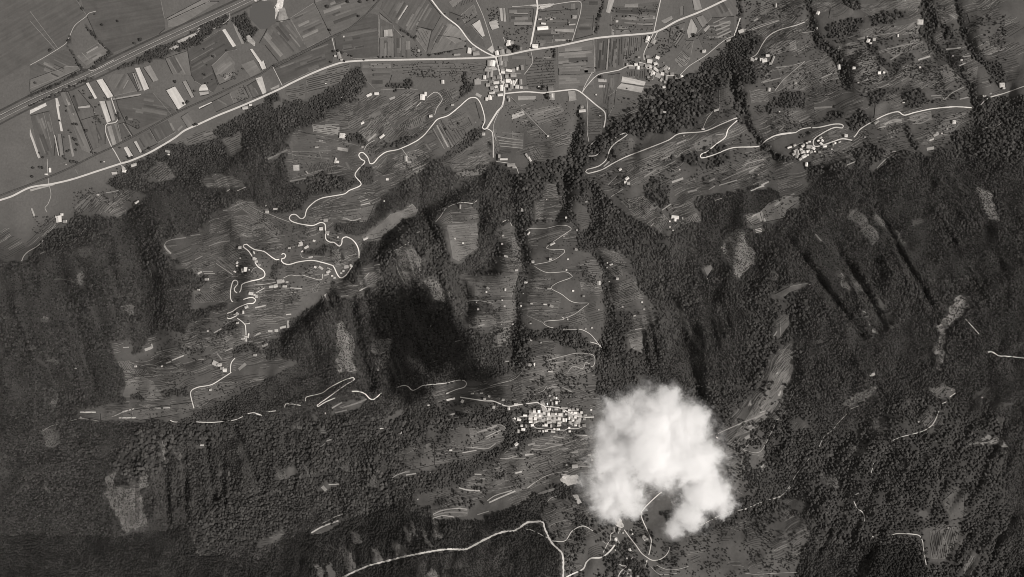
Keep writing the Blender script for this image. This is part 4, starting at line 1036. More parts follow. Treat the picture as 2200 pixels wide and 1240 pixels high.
# vineyards and terraces: name, ground tone, row tone, angle deg, pitch px, row width fraction, polygon
ROWS = '''vineyard .1 .04 40 4 .45 A980,1170 1060,1095 1150,1140 1165,1180 1080,1215
vineyard .1 .045 22 4 .4 A1180,950 1290,890 1420,860 1420,920 1290,955
vineyard .1 .045 25 4 .4 A1490,930 1590,890 1620,980 1540,1030
vineyard .11 .04 14 4.5 .45 B330,520 540,430 640,430 560,550 340,620
vineyard .1 .045 10 4.2 .45 B190,600 320,560 330,660 220,665
vineyard .1 .045 35 4.6 .45 B620,640 715,600 720,640 650,690
vineyard .12 .05 33 4.2 .5 B825,720 1000,600 1100,620 1080,680 920,830
vineyard .13 .05 48 3.8 .5 B690,900 820,740 900,830 750,940
vineyard .12 .04 -72 4.2 .45 B940,830 1130,760 1130,830 970,880
vineyard .1 .045 -3 4.4 .4 B470,740 600,730 650,800 560,830 460,820
terraced_field .2 .06 -10 4.6 .45 B375,830 555,840 555,905 380,880
vineyard .14 .045 -62 4 .45 B1280,500 1320,415 1345,490 1295,512
vineyard .09 .05 -58 6 .35 B1150,880 1290,790 1440,900 1290,990
vineyard .11 .05 30 4.2 .42 B600,765 690,645 820,655 815,720 700,850 620,860
vineyard .11 .05 48 4 .42 B760,880 900,845 930,885 800,965
vineyard .1 .05 -62 3.8 .4 B320,1150 400,1085 520,1080 520,1160 440,1135
terraced_field .1 .055 12 6 .3 B1655,700 1860,690 1860,780 1780,830
vineyard .1 .05 2 5 .3 B920,425 1400,415 1440,500 1100,520 900,470
vineyard .1 .05 -8 4.4 .35 B1400,420 1550,415 1520,500 1440,520
vineyard .1 .05 36 4 .4 B940,840 1060,720 1100,690 1120,740 1010,830
terraced_field .1 .055 20 4.2 .35 B840,1090 960,1020 1100,990 1160,1050 1000,1130
vineyard .1 .05 -2 4 .4 B1330,1150 1540,1110 1520,1160 1360,1180
vineyard .11 .05 70 4 .4 B1560,870 1600,860 1620,1000 1590,1060
terraced_field .1 .055 16 4 .35 D700,20 820,30 1060,0 1180,-20 1150,80 1000,50 840,110
terraced_field .11 .055 24 4 .35 D820,440 900,430 960,480 900,560 800,560 700,520
terraced_field .1 .055 24 4 .35 D560,870 700,840 660,920 500,1000
terraced_field .1 .055 28 3.8 .35 C1340,930 1480,850 1500,860 1440,930 1360,960
terraced_field .1 .055 24 4 .35 C700,1180 900,1060 1000,1060 1000,1140 900,1200 800,1240
terraced_field .1 .055 26 4 .35 C1480,1120 1640,1050 1700,1060 1600,1160 1500,1180
terraced_field .11 .055 -30 4 .35 E1560,100 1640,100 1760,180 1860,300 1860,340 1760,330 1650,190
terraced_field .1 .055 8 4.4 .35 W600,860 800,720 1040,760 1000,800
terraced_field .1 .055 6 4.2 .35 W450,800 560,760 560,880 480,900
terraced_field .1 .055 14 4.4 .35 E1100,1090 1400,1000 1440,1050 1200,1140 1100,1150
terraced_field .1 .055 16 4.2 .35 E1400,1000 1620,930 1640,1030 1500,1100
terraced_field .1 .055 8 4 .35 G250,420 340,430 300,480 240,500
terraced_field .1 .055 4 4 .3 G450,640 600,640 600,700 460,700
terraced_field .1 .055 0 3.8 .35 G0,760 50,800 40,860 0,900
terraced_field .1 .055 8 4.2 .35 K20,240 100,60 240,40 400,60 480,150 300,150
terraced_field .11 .055 12 4 .35 K120,400 300,370 490,380 480,430 300,470 120,480
terraced_field .1 .055 18 4 .3 K1290,430 1400,400 1400,500 1300,560
vineyard .1 .05 45 3.5 .4 B800,1130 880,1050 930,1070 840,1160
vineyard .1 .05 5 5 .35 B1310,1090 1530,1050 1540,1070 1340,1140
vineyard .1 .05 -75 3.6 .4 B350,1100 490,1060 540,1165 440,1140 330,1180
vineyard .1 .05 -40 4 .4 B1160,690 1190,660 1230,690 1180,760
vineyard .1 .05 -60 4 .4 B1230,610 1300,590 1320,660 1260,690
terraced_field .1 .05 -4 6 .3 B240,1000 500,1005 500,1060 250,1070
vineyard .09 .045 35 3.6 .4 B650,690 820,650 860,690 780,760 640,800
vineyard .1 .05 35 4.2 .4 B1010,1130 1150,1080 1160,1110 950,1220
vineyard .1 .045 50 3.6 .45 E480,150 620,40 640,90 540,180
terraced_field .1 .05 25 4 .35 E1270,470 1380,350 1530,315 1530,410 1400,480 1290,570
terraced_field .1 .05 14 4.4 .3 E1390,320 1400,240 1530,180 1530,310
terraced_field .11 .055 -22 4.4 .3 E1540,190 1650,190 1750,340 1650,340 1540,325
vineyard .1 .05 -38 4.4 .35 E1545,370 1630,400 1540,590 1440,500
vineyard .1 .05 -45 3.8 .4 E1290,700 1440,700 1500,770 1290,780
vineyard .11 .05 -60 3.6 .4 E780,1170 860,1160 890,1240 820,1240
vineyard .11 .05 -60 3.6 .4 I790,-20 890,-20 900,10 830,20
vineyard .1 .05 -50 3.6 .45 E1500,770 1480,700 1540,690 1530,740
vineyard .085 .05 12 5 .3 F20,740 250,690 400,650 300,760 150,850 0,880
vineyard .09 .05 8 6 .3 F370,160 640,100 690,170 700,205 380,200
vineyard .11 .045 40 3.8 .42 F690,640 820,540 840,620 700,700
vineyard .12 .05 32 3.6 .45 F790,1150 890,1100 900,1200 800,1230
vineyard .12 .05 62 3 .4 W1180,700 1290,650 1300,660 1250,790 1190,800
vineyard .12 .05 62 3 .42 W1440,230 1540,220 1550,430 1460,420
vineyard .13 .05 2 2.8 .42 W1520,230 1570,230 1570,400 1530,400
vineyard .1 .05 30 3.6 .4 F1215,220 1300,150 1310,250 1240,250
terraced_field .11 .07 4 5 .3 F1270,270 1480,240 1480,410 1330,490
terraced_field .12 .06 4 4.6 .35 F1415,860 1600,850 1600,935 1420,950
terraced_field .12 .06 10 3.6 .4 F1640,880 1740,820 1735,870 1650,920
terraced_field .12 .06 -8 3.8 .38 F1600,950 1690,940 1690,1035 1610,1050
terraced_field .12 .06 -20 3.8 .4 F1700,330 1770,380 1790,470 1720,490
terraced_field .1 .065 0 7 .25 F1400,620 1750,600 1700,740 1430,730
terraced_field .11 .06 -12 4 .35 F1650,460 1780,500 1740,590 1680,560
vineyard .1 .038 22 3.1 .5 G640,670 800,605 850,680 855,740 700,825 655,760
vineyard .1 .05 8 3.6 .42 G805,860 940,870 950,920 815,920
terraced_field .12 .06 8 3.6 .38 G780,1020 870,1000 870,1110 790,1080
vineyard .1 .04 -4 4.6 .4 G490,505 600,510 608,590 515,590
vineyard .1 .045 -35 4 .4 G640,545 730,540 740,600 650,610
vineyard .12 .045 38 3.2 .48 G725,100 900,60 985,150 890,225 800,180
vineyard .12 .045 60 3.4 .45 G930,255 1010,185 1050,230 990,305
vineyard .12 .045 60 3.4 .45 G1150,215 1230,180 1260,230 1190,250
vineyard .1 .05 18 3.6 .38 G240,285 330,270 340,330 240,365
vineyard .14 .06 10 3.8 .42 G230,25 300,10 310,95 240,100
terraced_field .12 .06 30 4 .35 G155,115 220,95 200,220 155,225
terraced_field .09 .05 3 9 .2 G90,600 260,600 250,700 330,740 300,860 100,850
vineyard .1 .05 -20 4.2 .35 G350,850 480,820 500,900 380,940
terraced_field .11 .06 -20 4 .35 G570,410 700,440 760,510 680,510
terraced_field .1 .05 60 3.4 .4 G0,380 60,400 90,500 40,560 0,560
vineyard .11 .05 22 4 .42 C780,1090 1000,1005 1040,1060 850,1130
vineyard .1 .05 42 3.8 .42 C700,1230 780,1095 860,1105 800,1200
vineyard .1 .05 24 4.4 .4 C900,1000 1180,915 1190,1000 1050,1040
vineyard .14 .045 -42 3.4 .45 C1130,335 1190,385 1160,435 1125,450 1078,400
vineyard .1 .05 55 5.5 .4 C1045,250 1120,190 1150,230 1110,310 1060,290
vineyard .12 .05 50 5.5 .35 C1150,290 1200,275 1190,345 1140,330
vineyard .095 .045 85 4.6 .4 C745,250 870,240 860,330 740,400
vineyard .08 .05 80 5 .3 C600,500 680,600 640,700 610,690
vineyard .085 .04 88 5.2 .4 C760,475 890,460 895,530 770,510
orchard .09 .05 5 5.6 .4 C90,390 290,385 290,590 100,580
orchard .085 .045 88 5.8 .4 C655,245 740,245 720,440 645,450
terraced_field .13 .07 14 7 .3 C80,745 320,690 350,740 180,830
terraced_field .12 .05 -3 7.5 .4 C0,870 78,890 72,990 0,985
vineyard .1 .05 22 4.2 .38 C250,900 385,868 388,960 262,1000
vineyard .1 .045 -55 3.8 .45 C105,985 160,965 215,1050 155,1080
vineyard .1 .055 2 5.2 .35 C505,790 600,790 600,900 505,900
vineyard .12 .04 2 3.6 .4 C880,560 1000,560 1040,620 900,700 850,660
terraced_field .11 .05 30 3.6 .35 C1000,1040 1170,990 1200,1010 1050,1070
vineyard .1 .05 28 3.4 .38 C1340,1110 1500,1090 1620,1040 1640,1080 1400,1160
terraced_field .13 .05 30 3.8 .35 D135,330 230,270 340,265 345,330 220,360 100,405
terraced_field .14 .055 14 4.6 .35 D620,300 790,268 820,330 665,378
terraced_field .12 .05 14 4.2 .35 D700,400 860,370 900,440 780,450
terraced_field .12 .05 30 4 .35 D930,340 1180,240 1185,290 1000,385
terraced_field .1 .05 30 4.2 .3 D210,440 390,420 470,390 560,400 630,450 620,520 400,600 270,600
terraced_field .1 .05 14 4 .35 D30,600 150,590 160,680 40,690
terraced_field .12 .05 26 3.8 .38 D1440,475 1550,440 1540,550 1500,560
terraced_field .11 .05 22 4.2 .35 D1560,360 1700,300 1640,370
terraced_field .12 .055 14 3.8 .4 D1085,770 1240,740 1250,800 1115,830
terraced_field .11 .05 10 4.2 .3 D1250,860 1380,760 1480,750 1400,870 1200,970 1170,960
terraced_field .1 .05 30 4.2 .32 D700,200 900,180 1050,170 1180,130 1160,220 900,260 700,230
terraced_field .1 .05 28 4 .3 D1300,60 1420,20 1430,120 1310,170
terraced_field .1 .055 20 4.2 .3 D900,790 1060,780 1060,820 900,870
terraced_field .1 .055 20 4.4 .3 D500,1010 700,940 720,960 700,1000 520,1090
terraced_field .1 .055 24 4.2 .3 D160,760 400,730 560,720 400,790 200,860
terraced_field .1 .055 28 4 .3 D1040,500 1350,430 1440,520 1200,590 1050,570
terraced_field .1 .05 30 3.6 .35 D480,20 620,10 600,60 480,90
terraced_field .1 .05 20 3.6 .35 C1640,160 1780,110 1850,40 1860,140 1700,180
steep_terrace .14 .06 58 3.2 .38 .1600,905 1640,840 1655,800 1680,750 1703,750 1704,795 1688,838 1660,885 1620,925 1575,940
hill_terrace .1 .07 17 5 .25 .1005,1030 1080,985 1200,942 1285,940 1285,990 1200,1025 1120,1060 1000,1060
hill_terrace .1 .07 14 4.6 .25 J1290,340 1440,320 1510,340 1500,420 1380,470 1300,450
hill_terrace .1 .07 8 5 .25 J1070,845 1200,800 1290,830 1280,870 1080,895
hill_terrace .12 .07 14 4.4 .3 .1120,770 1180,760 1260,765 1270,800 1200,830 1120,840
terraced_field .1 .05 8 4 .3 W480,900 700,840 960,800 1000,850 850,930 640,1000 480,990
terraced_field .1 .055 0 4 .3 I900,-30 1010,-40 1150,-20 1100,20 960,30
striped_field .11 .05 -80 4 .4 L1120,960 1290,930 1290,1030 1210,1130 1130,1130
striped_field .11 .05 60 4 .4 L1340,1100 1400,1120 1370,1230 1320,1230
striped_field .09 .06 70 5 .35 B1300,20 1450,-20 1440,20 1330,60
striped_field .11 .07 -60 5 .35 B1060,200 1160,205 1130,330 1070,260
'''
# ------------------------------------------------------------------ houses: cluster key, then x,y,w[,d][,angle][,tone]
HOUSES = '''R the dense hillside village|260,690,60,40,-30 480,625,90,50 355,715,100,60,-10 440,920,100,60 335,960,60,80 410,845,65 495,850,45,80,15 590,540,70,60 590,600,60 680,540,80,60 780,540,70,80 845,350,80,70 800,630,70 590,690,80,60 600,755,90,60 700,690,70 700,755,80,60 800,730,80,60 630,830,70 1000,485,80,70 980,595,70,80 1075,595,90,60 1145,590,50 1230,600,80,60 1310,530,70 1320,458,170,50,3 945,640,80,40 895,690,55 950,695,60,70 1090,690,50,60 1215,690,80,60 1300,720,60,90 1355,720,55,80 1000,770,120,60 1210,785,80,50 930,830,80,70 1210,835,100,50 1040,850,50,80 790,960,80,50 865,965,40,60 935,950,80,50 1080,970,110,50 1190,920,90,50 1110,915,50 1440,965,60,45 1430,890,50 1150,350,60,80 1060,370,45,80 1100,240,35,60 1150,250,50,60 1195,280,35 1215,320,40 1430,500,70,50 1510,490,60 1600,495,60 1560,570,90,55 1560,660,60 1650,690,80,60 1590,735,60,50 1500,730,60 1420,680,60,80 1540,780,60 1560,835,70,45 1640,850,50,60 1750,840,90,70 1770,620,90,45 1750,700,70 1900,505,45 1690,560,60 1430,770,50,60 1150,490,90,50 885,560,60,50 680,490,60,45 1010,200,50 20,290,40 130,480,60,70 870,840,45 700,620,50 1360,600,60,45 1480,560,50,35 1030,300,35,45 960,380,30,60
S the crossroads village|385,440,45,90 455,440,80,90 380,555,110,45,-5 370,520,45 525,270,60,70,15 610,255,70,80,10 725,245,80,60 720,100,60,80 590,180,60,30 775,100,50 912,195,55,60 1160,155,90,60 1270,125,50 70,230,60,90 135,200,60,50 180,275,100,60 580,370,60,70 665,365,80,80 590,440,60,70 655,450,60,80 600,510,60,45 620,550,60,35 725,560,100,40,-8 625,590,60,40 800,640,90,55 690,655,50 800,560,50,60 860,530,40,50 945,510,45,80 430,620,50,90 370,630,40,90 470,680,60,50 555,665,60,50 420,745,60,40 515,760,90,45,12 205,750,100,80 205,700,40 320,675,50,60 375,800,60,50 445,850,60,60,15 510,890,90,45,20 510,830,50,40,15 600,850,50,90 440,930,90,35,15 580,965,80,40 410,1010,60,70 455,980,35 710,1000,45 725,1050,35,50 715,730,80,60 755,760,35,60 800,770,40,80 770,830,50,60 835,740,30,80,-20 860,830,60 920,750,45,80 930,840,50 1000,840,80,50 1420,860,80,70 1435,990,90,110 680,810,50 740,870,50,40 1220,825,25 350,1035,40,50 700,130,45 645,720,40,30 600,780,40,30
V the village below the highway|545,205,60,80,-20 650,265,80,85,-20 520,265,40 730,570,70,50,-20 690,685,65,55,20 740,710,30,50 880,770,90,70,45 580,640,90,65 530,720,80,55 600,750,50 700,800,90,45,-40 800,800,80,55,20 820,880,60 640,880,70,80,-20 640,940,50,80,-15 740,910,90,80,-20 555,940,40 590,830,50 900,840,60,50,-30 940,780,30,40,-30 1005,880,60 1090,945,60 1175,945,60,80,-30 800,995,35,60,-30 900,960,35,80 870,1040,40 850,1130,50 845,665,30 1615,450,60,50 420,700,80,45 360,765,50,60 430,760,45 150,710,40,50 240,760,110,35,5 320,700,60,50 375,560,45,30 345,420,22,45 540,545,60,45 660,740,40
T the right hillside village|160,590,100,40,25 275,545,60,50,25 460,560,80,60,25 415,640,60 300,670,90,70,30 345,700,50,90 255,740,70,60,35 325,790,60,80,-20 400,850,70,55,35 480,690,70 570,680,80,60,20 480,790,100,75,30 560,760,50 640,690,70,60,20 600,580,130,80 690,610,80,60,-30 730,680,40 830,690,60,45 850,380,70,45,35 800,440,60,40,10 885,440,50,60,30 865,510,80,50,-40 940,570,80,45,10 1130,520,40,60,-30 1180,495,40,45 1270,470,60,35,25 1410,335,70 535,970,50,90,-10 1100,630,30 600,465,60,35 550,490,50,35 430,700,40,60 370,740,45
W the left ridge village|225,200,45 225,340,22 185,400,30,40,-30 185,440,30 155,520,40,20,-35 255,505,30,60 300,490,50,70 345,495,15,20 420,350,50,45,-30 440,385,35 475,430,38,35,-30 410,270,20,45,30
W the twin left farmsteads|1035,150,50,65,25 1015,170,40,30,10 1110,195,70,35,33 1050,250,30,20,30 880,205,35,25 1210,110,35,30,-20
W the hamlet with the loop road|1300,470,70,35,-35 1225,460,35,30,-30 1400,520,60,40,30 1370,560,80,28,20 1400,475,50,20,-20 1450,575,30 1430,490,20 1640,455,70,50,15 1695,440,30,40,20 1480,600,30 1570,540,30 1600,510,30
W the long left hamlet|750,650,80,60,12 700,710,55,50,15 640,720,70,35,12 820,715,60,35,5 850,657,40,18 800,645,28,45,10
W the lower terrace hamlet|370,810,60,45,-15 440,850,32,50 415,830,28 310,990,50,40,20 265,1060,32,50 190,1080,45,38,-30 150,1090,22
W the bend hamlet|1525,60,26 1370,12,30 1395,24,30
F the bend hamlet|465,228,30,25 435,285,25 475,310,30 68,132,13 130,153,30,15 75,173,22 730,350,35,18,20 855,100,10
E the lower left hamlet|1435,1180,42,35,-30 1465,1190,28 1480,1212,25 1500,1225,28 1700,1125,22,18 1080,1200,13 905,1200,18
E the forest edge farm|395,220,40,50,10 435,235,25 415,190,20 380,205,18
E single|655,58,16,12 915,108,34,14,28 1380,620,28,20 1325,690,18,12 505,1214,12
I single|1275,105,15 1225,440,20,10 490,271,8
E lower street|1585,910,18,14 1650,915,30,8 1640,1000,40,10,-10 1655,995,9,34 1620,1015,22,14,10 1385,965,12
A single|335,1135,15,35 310,1162,20,12 440,1095,9 695,1078,9
A the roadside farms|765,1155,40,18,10 830,1140,32,22 895,1100,42,22,25 1120,1010,38,18,-15 1125,1030,14 1635,720,40,22,15 1670,700,20,14
B the lone highway farm|555,370,26,52,10 572,400,18,14 530,375,14
B single|1085,340,18 575,905,40,38 405,982,26,12,-5 710,980,14 1310,700,22,12 1515,895,26,22 875,1195,20,18 1245,548,22,28 1165,775,26,20 465,558,12,8 570,652,9 585,245,10,12
B the farm at the terrace top|755,635,42,18,20 805,625,34,20,10 1340,365,50,14
B the hilltop farm|1110,650,38,42 1128,628,22,30 1090,690,14
B the double bend|530,1070,14,42,-15 545,1080,22 340,1150,10,24,35 840,910,44,18,35 710,820,26,18,30 1000,1060,22,40 1020,1080,30,15
B the farm at the stream mouth|1620,1050,18,45,-10 1650,1062,60,16,8 1700,1100,60,24,8 1720,1115,30,16
C the white long shed|205,190,83,27,0,.85 185,130,26,10 260,130,22,12 210,160,36,14 415,115,32,26 400,165,50,10 380,150,10 205,45,45,8
C the highway end|1525,210,42,26,15 1440,270,36,16,25 1275,345,26,22 1550,200,10
C the stream chapel|255,590,34,28 465,715,24,22 468,740,50,22 560,632,11 585,770,8 265,640,24,30
C single|240,908,16,14 1015,748,24,12 1360,735,40,16,22 1270,862,22,10 830,887,9 720,1130,22,18,35 765,1190,30,22,35 775,1222,22,22 755,1215,20 1115,1130,12 1145,905,12 1640,1165,8
C the garden plots|100,1040,16,42,28 118,1062,16,40,28
D the upper right hamlet|50,400,28,22,-20 110,400,26 130,405,38,28,20 185,400,15,58,-25 150,372,28,20 75,395,18 170,425,20
D single|160,600,20,28 485,90,24,26,-20 335,555,20 820,275,25,30,-20 835,290,18 860,265,22 895,488,24,20,0,.8 925,485,16,14,0,.8 755,552,12 625,450,20,38,10 725,455,22 1018,240,12,22 1165,150,45,38 1385,375,12 1442,402,16 1710,570,38,38 1590,640,14 1635,625,16,10 875,815,40,20,30 1055,685,16,8 1345,858,12,14 1390,815,26,26 1270,900,40,18,20 1310,890,10 990,1010,24,10 800,915,12 975,915,12 205,40,14,28 230,745,11 480,190,9,18 1165,450,14 815,245,12
F the strip of small houses|1360,138,15,32 1325,350,14 1380,380,15 1645,330,18,12 1640,385,16 1665,468,30,15,-10 1735,560,25,16 1845,505,20 1800,640,18,12 1545,680,26,16,-35 1535,705,12 1660,690,15,20 1470,775,12 1640,760,12,10 1655,800,14 1480,820,16,14 1765,798,13 1780,715,8 1830,780,18,10 1830,915,10 1165,932,9 1710,920,16,12 1815,315,12,28,-30 545,342,12 815,1225,16,12 1635,920,10 1830,1025,12
G the zigzag path|495,105,16,10 360,210,14 432,293,15,13 112,315,12,30,-30 270,385,40,15,30 427,423,22,18,-10 138,503,20,18 255,487,20,18 372,487,16,12 362,558,12 90,642,20,15 245,683,28,11 407,697,16,13 477,732,18,14 578,645,25,32 635,512,10 660,522,26,13,20 633,543,10 700,617,20,18 647,635,9 130,782,18,12 220,787,25,10 263,800,30,20,-15 60,796,15 577,823,12 736,803,14 865,773,14,12 880,820,13 815,863,16,9,20 122,915,11 370,887,12 490,950,14 532,943,16,12 192,1042,14,12 128,1027,16,12 120,1190,25,22 147,1188,14,26 255,1235,34,9 583,1062,14 345,337,14,8 230,90,10 70,160,26,24
G the farm over the vineyard|1085,208,56,26,-5 1085,225,20,24 1050,235,12 1052,272,13 1072,295,14,10 1135,215,10,16 1300,618,7 1395,410,9,14,-20
J the shaded hairpin|1045,200,14 1180,162,60,13,5 1250,175,20,22,-20 1385,160,18,14 1412,145,17,14,-10 1495,165,18,14 1440,210,18,20 1530,220,22,14 1575,190,30,13 1160,125,18,9,20 1310,128,22,10 1365,125,22,10,15
J single|1180,470,20,11,5 1580,430,22,15,-30 875,370,11 980,768,8 205,650,10 880,365,8,14 420,248,8,12
K the houses by the cloud|380,568,40,24,-3 315,635,26,18,-10 485,530,14,12 468,500,24,8 25,435,22,22,35 65,345,26,16 35,355,12,26 1240,395,15,8,-20 330,560,12
U the village below the cloud|735,325,45,90,30 775,345,80,55,-20 822,372,35,75,30 780,435,40 980,460,28,50,15 995,520,35,40 1190,570,70,55,-15 1235,600,55,45 715,610,50,60,30 762,650,30,60,30 950,780,50,60,30 905,925,30 950,1112,62,32,-35 915,1180,40,28,-45 970,1220,42,30,-20 1085,1215,45,38 850,1170,50,16,35 710,790,26,36 920,670,18,40 840,500,30 760,480,30,60,-30 790,290,50,40,-20
L single|775,12,24,20,20 1435,152,9 1250,107,8,6 1050,300,11,14,-20 1137,320,9 1230,940,11,7 760,20,10
H single|432,655,4
D the far right farm|1600,640,12 1722,590,16,14'''
# ------------------------------------------------------------------ lone trees on the plain: x,y,size px
LONE = '''A|685,168,8 787,143,6 633,97,4.5 940,268,10 902,292,7 340,335,8 335,340,6 240,555,8 1170,547,9 1362,327,5 1513,338,5 1425,380,6 1420,376,5 1382,434,5 1300,608,7 1255,680,7 1245,690,6 560,605,5 560,625,4 580,873,9 500,830,8 515,830,7 485,828,5 510,935,9 495,925,8 520,965,8 510,1000,6 475,885,5 455,1010,7 430,915,4 460,870,4 445,740,5 445,710,5 400,805,5 465,1000,5 430,1045,7 440,1060,6 480,1080,9 500,1078,8 515,1085,7 270,1115,8 285,1118,7 225,1120,7 220,1178,9 290,1050,6 265,1020,5 610,655,7 620,650,5 665,700,5 720,662,5 500,645,5 640,715,5 700,655,4 680,1080,5 610,1015,5 640,1020,5 1000,990,8 965,1015,9 870,905,4 860,910,4 840,920,4 1310,830,8 1295,835,6 885,1050,7 865,1055,7 850,1045,5 1185,735,5 1370,500,7 1355,495,5 1620,460,5 1225,690,6 800,985,5 790,770,9 800,790,9 850,790,7 790,755,6 1490,590,3
B|480,47,10 613,15,9 697,15,9 685,110,7 495,203,7 820,382,5 850,382,5 875,380,5 900,380,5 980,378,4 550,340,8 520,345,8 575,355,7 590,410,6 500,415,6 1360,260,4 1350,130,5 1260,95,4 785,502,4 720,400,5 640,375,6 620,370,5 1720,340,14 1700,320,10 1400,310,5 1150,1065,5 1265,860,6 1350,825,6 1310,870,4 985,245,4 745,3,6 790,2,6
C|855,72,4 800,75,4 860,75,4 700,108,4 740,110,4 760,110,4 790,108,4 1105,187,8 1130,210,6 1210,235,9 1215,245,8 560,455,5 595,515,9 590,518,8 440,412,4 475,408,4 500,408,4 750,655,5 780,660,5 630,730,4 270,330,5 285,345,5 285,375,6 235,640,10 245,655,10 240,630,8 185,590,7 210,580,8 200,595,8 370,272,5 390,275,5 660,170,4 765,590,4 900,530,5 915,540,4 560,640,3 20,760,3 40,320,14 30,330,10 1300,165,3
S|760,180,11 830,150,9 820,200,10 800,220,8 1100,180,6
L|245,75,9 250,160,8 240,350,8 175,905,6 85,935,6 105,965,7 65,850,5 110,1050,5'''
